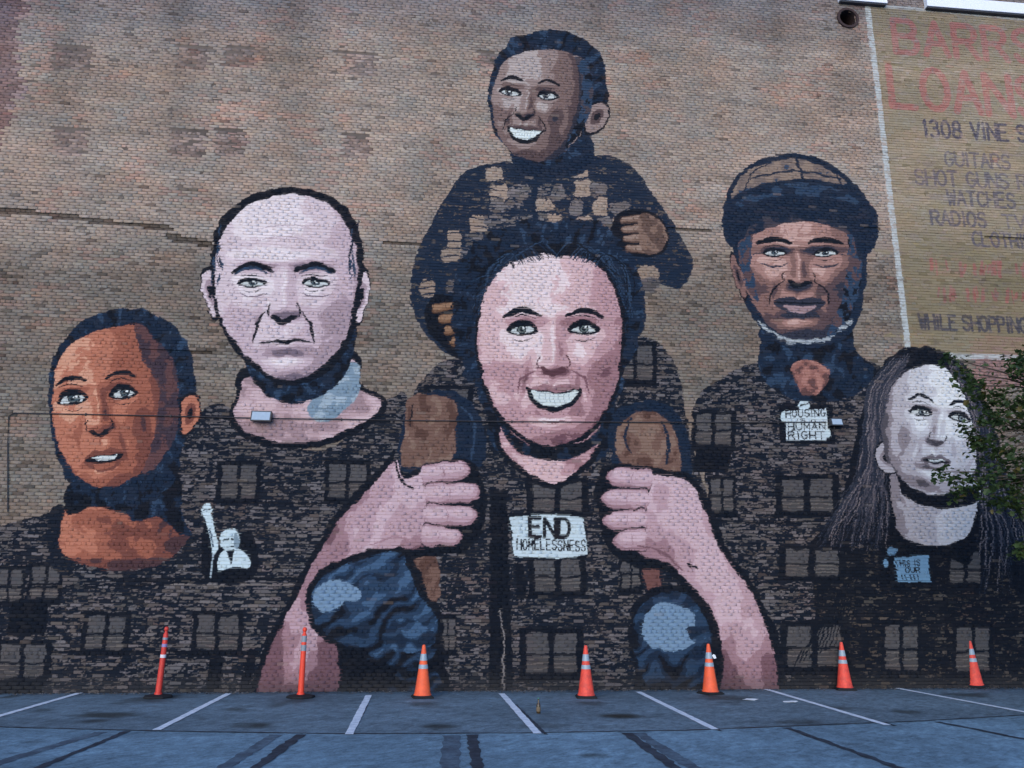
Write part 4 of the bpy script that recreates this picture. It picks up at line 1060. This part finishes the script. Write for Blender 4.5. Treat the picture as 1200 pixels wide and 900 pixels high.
# ------------------------------------------------------------------ traffic cones
m_orange = material('orange_cone_plastic', (.88, .125, .038), .55, .35, var=.10, scale=7, color2=(.74, .11, .045))
m_orange2 = material('scuffed_cone_plastic', (.82, .080, .045), .55, .35, var=.12, scale=9, color2=(.62, .066, .045))
m_rubber = material('black_rubber', (.014, .015, .017), .8, .3, var=.2, scale=14)
m_refl = material('reflective_collar', (.28, .35, .40), .4, .5, var=.10, scale=12)
def make_cone(mat=None):
    r = empty('traffic_cone'); mat = mat or m_orange
    b = MB(); b.box((-.185, -.185, .0), (.185, .185, .022)); b.box((-.175, -.175, .0221), (.175, .175, .045), .02); b.build('base', m_rubber, r)
    R = lambda z: .150+(z-.045)*(.030-.150)/(.90-.045)
    b = MB(); b.lathe([(.163, .0451), (.156, .06), (R(.075), .076)]+[(R(z), z) for z in (.2, .35, .5, .65, .8, .89)]+[(.026, .908), (.018, .914), (.017, .90), (.016, .86)], 32); b.build('cone_body', mat, r, True)
    for z0, z1 in ((.640, .758), (.500, .572)):
        b = MB(); b.lathe([(R(z0), z0), (R(z0)+.0035, z0+.001), (R(z1)+.0035, z1-.001), (R(z1), z1)], 32, cap=False); b.build('collar', m_refl, r, True)
    return r
CG = 'traffic cones along the wall'
specs = [((495, 819), 'orange traffic cone in front of the painted blue jeans knee beside the painted forearm', 0, 0),
         ((689, 819), 'orange traffic cone between the central painted dark seam and the painted round blue knee', 0, 0),
         ((836, 814.5), 'orange traffic cone with a torn flapping collar beside the large pink forearm', 0, 0),
         ((995, 809.5), 'orange traffic cone by the parking line right of the large pink forearm', 0, 0),
         ((1149.5, 807), 'slightly leaning orange traffic cone under the painted long haired woman', -2.6, 0)]
proto = make_cone()
redder = [ch for ch in proto.children if ch.name.startswith('cone_body')][0].data.copy(); redder.materials[0] = m_orange2
for i, (p, lb, lean, _) in enumerate(specs):
    o = proto if i == 0 else copy_tree(proto)
    x, y = gp(*p); o.location = (x, y+.16, .0035); o.rotation_euler = (math.radians([0, .5, 0, -.6, .3][i]), math.radians(lean), math.radians([8, -5, 20, -12, 30][i]))
    if lean: o.location.z += .014
    tag(o, lb, 'traffic cone', CG)
    if i in (1, 3, 4):
        for ch in o.children:
            if ch.name.startswith('cone_body'): ch.data = redder
    if i == 2:
        b = MB(); b.add([(.055, -.03, .70), (.075, -.06, .64), (.12, -.075, .65), (.115, -.06, .70), (.08, -.05, .725)], [(0, 1, 2, 3, 4)])
        b.add([(.057, -.027, .70), (.077, -.057, .64), (.122, -.072, .65), (.117, -.057, .70), (.082, -.047, .725)], [(4, 3, 2, 1, 0)])
        b.build('torn_collar_flap', material('torn_white_film', (.72, .76, .78), .5, .4, var=.05), o)

# ------------------------------------------------------------------ delineator posts
m_red = material('red_orange_post_plastic', (.62, .045, .028), .5, .4, var=.10, scale=7, color2=(.52, .04, .028))
m_red2 = material('bright_orange_red_post_plastic', (.78, .06, .025), .5, .4, var=.08, scale=7)
m_grey = material('grey_reflective_band', (.22, .26, .29), .45, .45, var=.12, scale=12)
m_lilac = material('lilac_worn_band', (.26, .22, .42), .5, .4, var=.12, scale=12)
m_wband = material('white_band', (.70, .66, .68), .5, .4, var=.08, scale=12)
def make_post(mat, bands):
    r = empty('delineator_post')
    b = MB(); b.lathe([(.255, 0), (.26, .012), (.245, .032), (.16, .046), (.09, .052)], 8, rot=math.pi/8); b.build('base', m_rubber, r)
    R = lambda z: .056-.012*z
    b = MB(); b.lathe([(.070, .0521), (.066, .075), (R(.08), .085)]+[(R(z), z) for z in (.3, .6, .9, 1.08)]+[(.030, 1.10), (.024, 1.115), (.024, 1.135)], 24); b.build('post', mat, r, True)
    b = MB(); b.lathe([(.022, 1.1351), (.036, 1.150), (.040, 1.175), (.034, 1.20), (.018, 1.213)], 20); b.build('grip_knob', mat, r, True)
    for z0, z1, m in bands:
        b = MB(); b.lathe([(R(z0), z0), (R(z0)+.003, z0+.001), (R(z1)+.003, z1-.001), (R(z1), z1)], 24, cap=False); b.build('band', m, r, True)
    return r
a = make_post(m_red, [(.86, .915, m_lilac), (.985, 1.025, m_grey), (.675, .73, m_wband)])
x, y = gp(180, 819.5); a.location = (x, y+.24, .0035); a.rotation_euler = (0, math.radians(1.6), math.radians(12))
for ch in a.children:
    if ch.name.startswith('base'): ch.rotation_euler = (0, -math.radians(1.6), 0)
tag(a, 'tilted red delineator post with a lilac and a white band before the dark painted building', 'delineator', 'delineator posts by the wall')
c = make_post(m_red2, [(.955, 1.065, m_grey), (.80, .905, m_grey)])
x, y = gp(350, 819.5); c.location = (x, y+.24, .0035); c.rotation_euler = (0, 0, math.radians(-8))
tag(c, 'upright orange red delineator post with two grey bands before the painted pink forearm', 'delineator', 'delineator posts by the wall')

# ------------------------------------------------------------------ wall lamps and conduit
m_lampbody = material('bronze_lamp_housing', (.035, .035, .038), .5, .4, var=.15, scale=12)
m_lens = material('frosted_lamp_glass', (.34, .42, .48), .25, .5, var=.08, scale=5)
def flood(px, py, w, h, d, label):
    x, z = on_wall(px, py, -d); r = empty('wall_floodlight', (x, 0, z))
    b = MB(); b.add([(-w/2, -d, -h*.5), (w/2, -d, -h*.5), (w/2, -d*.75, h*.5), (-w/2, -d*.75, h*.5), (-w/2, -.035, -h*.42), (w/2, -.035, -h*.42), (w/2, -.035, h*.42), (-w/2, -.035, h*.42)],
                    [(0, 1, 2, 3), (5, 4, 7, 6), (4, 0, 3, 7), (1, 5, 6, 2), (3, 2, 6, 7), (4, 5, 1, 0)]); b.build('housing', m_lampbody, r)
    t = .022; g = .006
    b = MB(); b.add([(-w/2+t, -d-g, -h*.5+t), (w/2-t, -d-g, -h*.5+t), (w/2-t, -d*.75-g, h*.5-t), (-w/2+t, -d*.75-g, h*.5-t), (-w/2+t, -d+.01, -h*.5+t), (w/2-t, -d+.01, -h*.5+t), (w/2-t, -d*.75+.01, h*.5-t), (-w/2+t, -d*.75+.01, h*.5-t)],
                    [(0, 1, 2, 3), (4, 0, 3, 7), (1, 5, 6, 2), (3, 2, 6, 7), (4, 5, 1, 0)]); b.build('lens', m_lens, r)
    b = MB(); b.box((-.05, -.034, -.06), (.05, .004, .06)); b.build('bracket', m_lampbody, r)
    return tag(r, label, 'floodlight', 'floodlights on the wall')
flood(305.5, 487, .40, .22, .22, 'wide wall floodlight below the chin of the painted bald man')
flood(981.5, 494, .27, .17, .16, 'small wall floodlight beside the painted white HOUSING placard')
m_cond = material('dark_conduit', (.035, .032, .034), .6, .3, var=.2, scale=5)
P = []
for (x, y) in ((9, 600), (9, 560), (9, 520), (10, 488)): q = on_wall(x, y, -.035); P.append((q[0], -.035, q[1]))
zref = on_wall(305, 490, -.035)[1]
for (x, y) in ((16, 484), (100, 485.5), (200, 487.5), (305, 490), (400, 491.5), (500, 493), (600, 494), (700, 494.5), (800, 495), (900, 495), (968, 494.5)):
    q = on_wall(x, y, -.035); P.append((q[0], -.035, q[1]))
cr_ = empty('conduit', P[0]); off = Vector(P[0])
b = MB(); b.tube([Vector(p)-off for p in P], .011, 6); b.build('pipe', m_cond, cr_)
for k in range(5, len(P)-1, 1):
    p = Vector(P[k])-off; b = MB(); b.box((p.x-.012, .022-0.008, p.z-.03), (p.x+.012, .031, p.z+.03)); b.box((p.x-.010, -.016, p.z-.014), (p.x+.010, .0139, p.z+.014)); b.build('clip', m_cond, cr_)
tag(cr_, 'thin dark conduit running across the mural between the two floodlights', 'conduit')

# ------------------------------------------------------------------ litter
m_amber = material('amber_bottle_glass', (.055, .035, .014), .2, .5, var=.1, scale=8)
m_green = material('green_bottle_cap', (.06, .20, .15), .4, .4)
x, y = gp(631, 836)
bt = empty('bottle', (x, y, .001), .4)
b = MB(); b.lathe([(.030, 0), (.034, .006), (.034, .115), (.028, .14), (.014, .165), (.0125, .205), (.015, .207), (.015, .218), (.0125, .22)], 18); b.build('glass_body', m_amber, bt, True)
b = MB(); b.lathe([(.0165, .2201), (.0165, .234), (.013, .236)], 16); b.build('cap', m_green, bt, True)
b = MB(); b.lathe([(.0345, .03), (.0352, .031), (.0352, .094), (.0345, .095)], 18, cap=False); b.build('paper_label', material('bottle_paper_label', (.16, .12, .075), .8, .2, var=.2, scale=30), bt, True)
tag(bt, 'small amber bottle with green cap standing in a parking bay', 'bottle')
m_paper = material('crumpled_paper', (.66, .70, .72), .8, .2, var=.06, scale=20)
def scrap(px, py, s, label, seed):
    rr = random.Random(seed); x, y = gp(px, py); v = [(0, 0, .03*s)]; f = []; n = 9
    for k in range(n):
        a = 2*math.pi*k/n; r = s*rr.uniform(.07, .12); v.append((r*1.6*math.cos(a), r*.9*math.sin(a), rr.uniform(.004, .03)*s))
    for k in range(n): f.append((0, 1+k, 1+(k+1) % n))
    n0 = len(v); v += [(p[0]*.9, p[1]*.9, max(p[2]-.006, .0008)) for p in v]
    f += [(n0+q[0], n0+q[2], n0+q[1]) for q in f[:n]] + [(1+k, n0+1+k, n0+1+(k+1) % n, 1+(k+1) % n) for k in range(n)]
    o = mesh_obj('paper_scrap', v, f, m_paper); o.location = (x, y, .0); o.rotation_euler = (0, 0, rr.uniform(-.4, .4))
    tag(o, label, 'paper scrap', 'paper scraps on the asphalt')
scrap(880, 820.5, 1.0, 'crumpled white paper scrap lying near the torn-collar cone', 3)
scrap(927, 823.0, .8, 'crumpled white paper scrap lying against the parking line near the pink forearm', 5)

GR = random.Random(21); gv, gf, gc = [], [], []
for k in range(2600):
    x = GR.uniform(-13, 17); y = -abs(GR.gauss(0, .13))-.015; r = GR.uniform(.006, .022); n0 = len(gv); a0 = GR.uniform(0, 6)
    if GR.random() < .5 and fbm(np.array([x*1.3]), np.array([2.0]), 9)[0] < .5: continue
    leafy = GR.random() < .3
    for q in range(4):
        a = a0+q*1.57; gv.append((x+r*(1.9 if leafy else 1)*math.cos(a), y+r*math.sin(a), .001+GR.uniform(0, .004)))
    gv.append((x, y, r*(.35 if leafy else .8)+.003)); gf += [(n0, n0+1, n0+4), (n0+1, n0+2, n0+4), (n0+2, n0+3, n0+4), (n0+3, n0, n0+4)]
    c = GR.choice([(.05, .05, .05), (.10, .095, .09), (.03, .028, .026), (.13, .08, .04), (.16, .14, .11)] if leafy else [(.05, .05, .05), (.09, .09, .09), (.15, .15, .15), (.03, .03, .03)])
    gc += [c]*5
grit = mesh_obj('grit', gv, gf, material('grit_and_leaf_bits', (.08, .08, .08), .9, .2, var=.2, scale=30, attr='paint'))
ga = grit.data.attributes.new('paint', 'FLOAT_COLOR', 'POINT'); ga.data.foreach_set('color', np.concatenate([np.array(gc), np.ones((len(gc), 1))], 1).astype(np.float32).ravel())
tag(grit, 'grit and dry leaf bits gathered along the foot of the wall', 'grit', kind='stuff')

# ------------------------------------------------------------------ the tree at the right
TR = random.Random(5)
m_bark = material('tree_bark', (.075, .06, .048), .9, .2, var=.35, scale=14, bump=.6)
m_leaf = material('tree_leaves', (.03, .06, .018), .55, .3, var=.35, scale=2.2, attr='paint', scale2=3.0, trans=.25)
TY = -4.6
def at(px, py, Y):
    d = ray(px, py); t = (Y-EYE[1])/d[1]; p = EYE+d*t
    return Vector((float(p[0]), float(p[1]), float(p[2])))
tx = at(1345, 600, TY).x
tree = empty('street_tree', (tx, TY, 0))
tag(tree, 'leafy dark green street tree reaching over the painted long haired woman', 'tree')
O = Vector((tx, TY, 0))
bark = MB()
trunk = [Vector((0, 0, 0)), Vector((.02, .01, .7)), Vector((-.03, 0, 1.5)), Vector((.03, .02, 2.2)), Vector((.0, .0, 3.2)), Vector((.06, .02, 4.4)), Vector((.0, .03, 5.6))]
bark.tube(trunk, [.19, .135, .12, .11, .085, .055, .02], 12)
tips = []
def limb(a, e, r, sub=4, leafy=True):
    mid = (a+e)/2+Vector((TR.uniform(-.12, .12), TR.uniform(-.12, .12), .12))
    pts = [a, (a*2+mid)/3, mid, (mid+e*2)/3+Vector((0, 0, -.02)), e]
    bark.tube(pts, [r, r*.8, r*.62, r*.42, r*.16], 7)
    for k in range(sub):
        t = .35+.65*(k+TR.random())/sub; i = min(3, int(t*4)); s = pts[i]+(pts[i+1]-pts[i])*(t*4-i)
        d = Vector((TR.uniform(-1, 1), TR.uniform(-1, 1), TR.uniform(-.5, .7))).normalized()*TR.uniform(.28, .6)
        q = s+d; bark.tube([s, (s+q)/2+Vector((0, 0, .03)), q], [r*.25, r*.18, .004], 5); tips.append((q, TR.uniform(.16, .30), s))
    tips.append((e, .24, mid))
# sprays that show in the photograph (pixel of the tip, distance from the wall, size)
SP = [(1104, 420, -4.9, .14), (1118, 436, -4.8, .20), (1136, 452, -4.7, .24), (1152, 466, -4.6, .26), (1172, 480, -4.5, .30), (1192, 470, -4.8, .30), (1184, 500, -4.3, .30), (1158, 490, -5.0, .22),
      (1118, 502, -4.4, .11), (1132, 512, -4.5, .17), (1148, 520, -4.6, .22), (1168, 532, -4.4, .30), (1190, 540, -4.8, .32), (1180, 566, -4.4, .30), (1156, 560, -5.0, .22), (1198, 590, -4.6, .28), (1166, 590, -4.5, .20),
      (1092, 553, -4.6, .12), (1104, 562, -4.7, .17), (1122, 566, -4.8, .20), (1140, 574, -4.6, .20), (1108, 580, -4.5, .10), (1184, 425, -4.6, .13), (1196, 438, -4.9, .20), (1206, 425, -4.5, .2), (1190, 648, -4.5, .13), (1202, 640, -4.5, .2)]
hubs = [(Vector((-1.25, -.05, 4.5)), Vector((0, 0, 3.1))), (Vector((-1.2, .1, 3.7)), Vector((0, .02, 2.6))), (Vector((-1.3, 0, 5.15)), Vector((0.03, 0, 3.8))), (Vector((-1.1, .05, 3.1)), Vector((0, 0, 2.3)))]
for h, a in hubs:
    bark.tube([a, (a+h)/2+Vector((0, 0, .1)), h], [.06, .045, .03], 8)
for (px, py, Y, s) in SP:
    e = at(px+(10 if px < 1135 else 4), py, Y)-O
    h = min(hubs, key=lambda q: (q[0]-e).length)[0]
    m = (h+e)/2+Vector((TR.uniform(-.05, .05), TR.uniform(-.06, .06), .08))
    bark.tube([h, m, e], [.024, .015, .006], 5); tips.append((e, s, m))
# the rest of the crown, beyond the frame
for k in range(46):
    a = TR.uniform(0, 2*math.pi); rr = TR.uniform(.7, 2.0); z = TR.uniform(3.1, 6.3)
    rr *= math.sqrt(max(.15, 1-((z-4.5)/2.1)**2))
    e = Vector((rr*math.cos(a), rr*math.sin(a), z))
    px, py, _ = to_px(np.array(e+O))
    if px < 1205: continue
    limb(Vector((0, 0, max(2.2, z-TR.uniform(.8, 1.4)))), e, .035, 4)
leafV, leafF, leafC = [], [], []
def leaf(c, size, rnd):
    d = Vector((rnd.uniform(-1, 1), rnd.uniform(-1, 1), rnd.uniform(-.8, .35))).normalized()
    up = Vector((rnd.uniform(-.6, .6), rnd.uniform(-.8, .4), 1)); s = d.cross(up).normalized(); n = s.cross(d)
    n0 = len(leafV); L = size
    shp = [(0, 0, 0), (.18, .20, .02), (.38, .52, .04), (.55, .26, .03), (.78, .34, .0), (1, 0, -.06), (.78, -.34, .0), (.55, -.26, .03), (.38, -.52, .04), (.18, -.20, .02)]
    for (u, v, w) in shp: leafV.append(tuple(c+d*(u*L)+s*(v*L)+n*((w+abs(v)*.22)*L)))
    leafV.append(tuple(c+d*(.5*L)))
    m = n0+10
    for i in range(10): leafF.append((m, n0+i, n0+(i+1) % 10))
    t = rnd.random(); base = np.array([.026, .052, .016])*(1-t)+np.array([.060, .095, .030])*t
    if rnd.random() < .04: base = np.array([.12, .10, .03])
    for _ in range(11): leafC.append(base)
LR = random.Random(9)
for (e, s, m) in tips:
    inframe = to_px(np.array(e+O))[0] < 1215
    n = int((320 if inframe and to_px(np.array(e+O))[0] > 1146 else 215 if inframe else 130)*s**1.35/.12*.22) + 4
    for _ in range(n):
        p = Vector((LR.gauss(0, .55), LR.gauss(0, .55), LR.gauss(0, .42)))*s
        leaf(e+p, LR.uniform(.05, .13), LR)
    for _ in range(5):
        t = LR.random(); leaf(m+(e-m)*t+Vector((LR.gauss(0, .05), LR.gauss(0, .05), LR.gauss(0, .05))), LR.uniform(.06, .10), LR)
bark.build('trunk', m_bark, tree, True, 60)
co = mesh_obj('crown', leafV, leafF, m_leaf, tree)
at_ = co.data.attributes.new('paint', 'FLOAT_COLOR', 'POINT')
at_.data.foreach_set('color', np.concatenate([np.array(leafC), np.ones((len(leafC), 1))], 1).astype(np.float32).ravel())
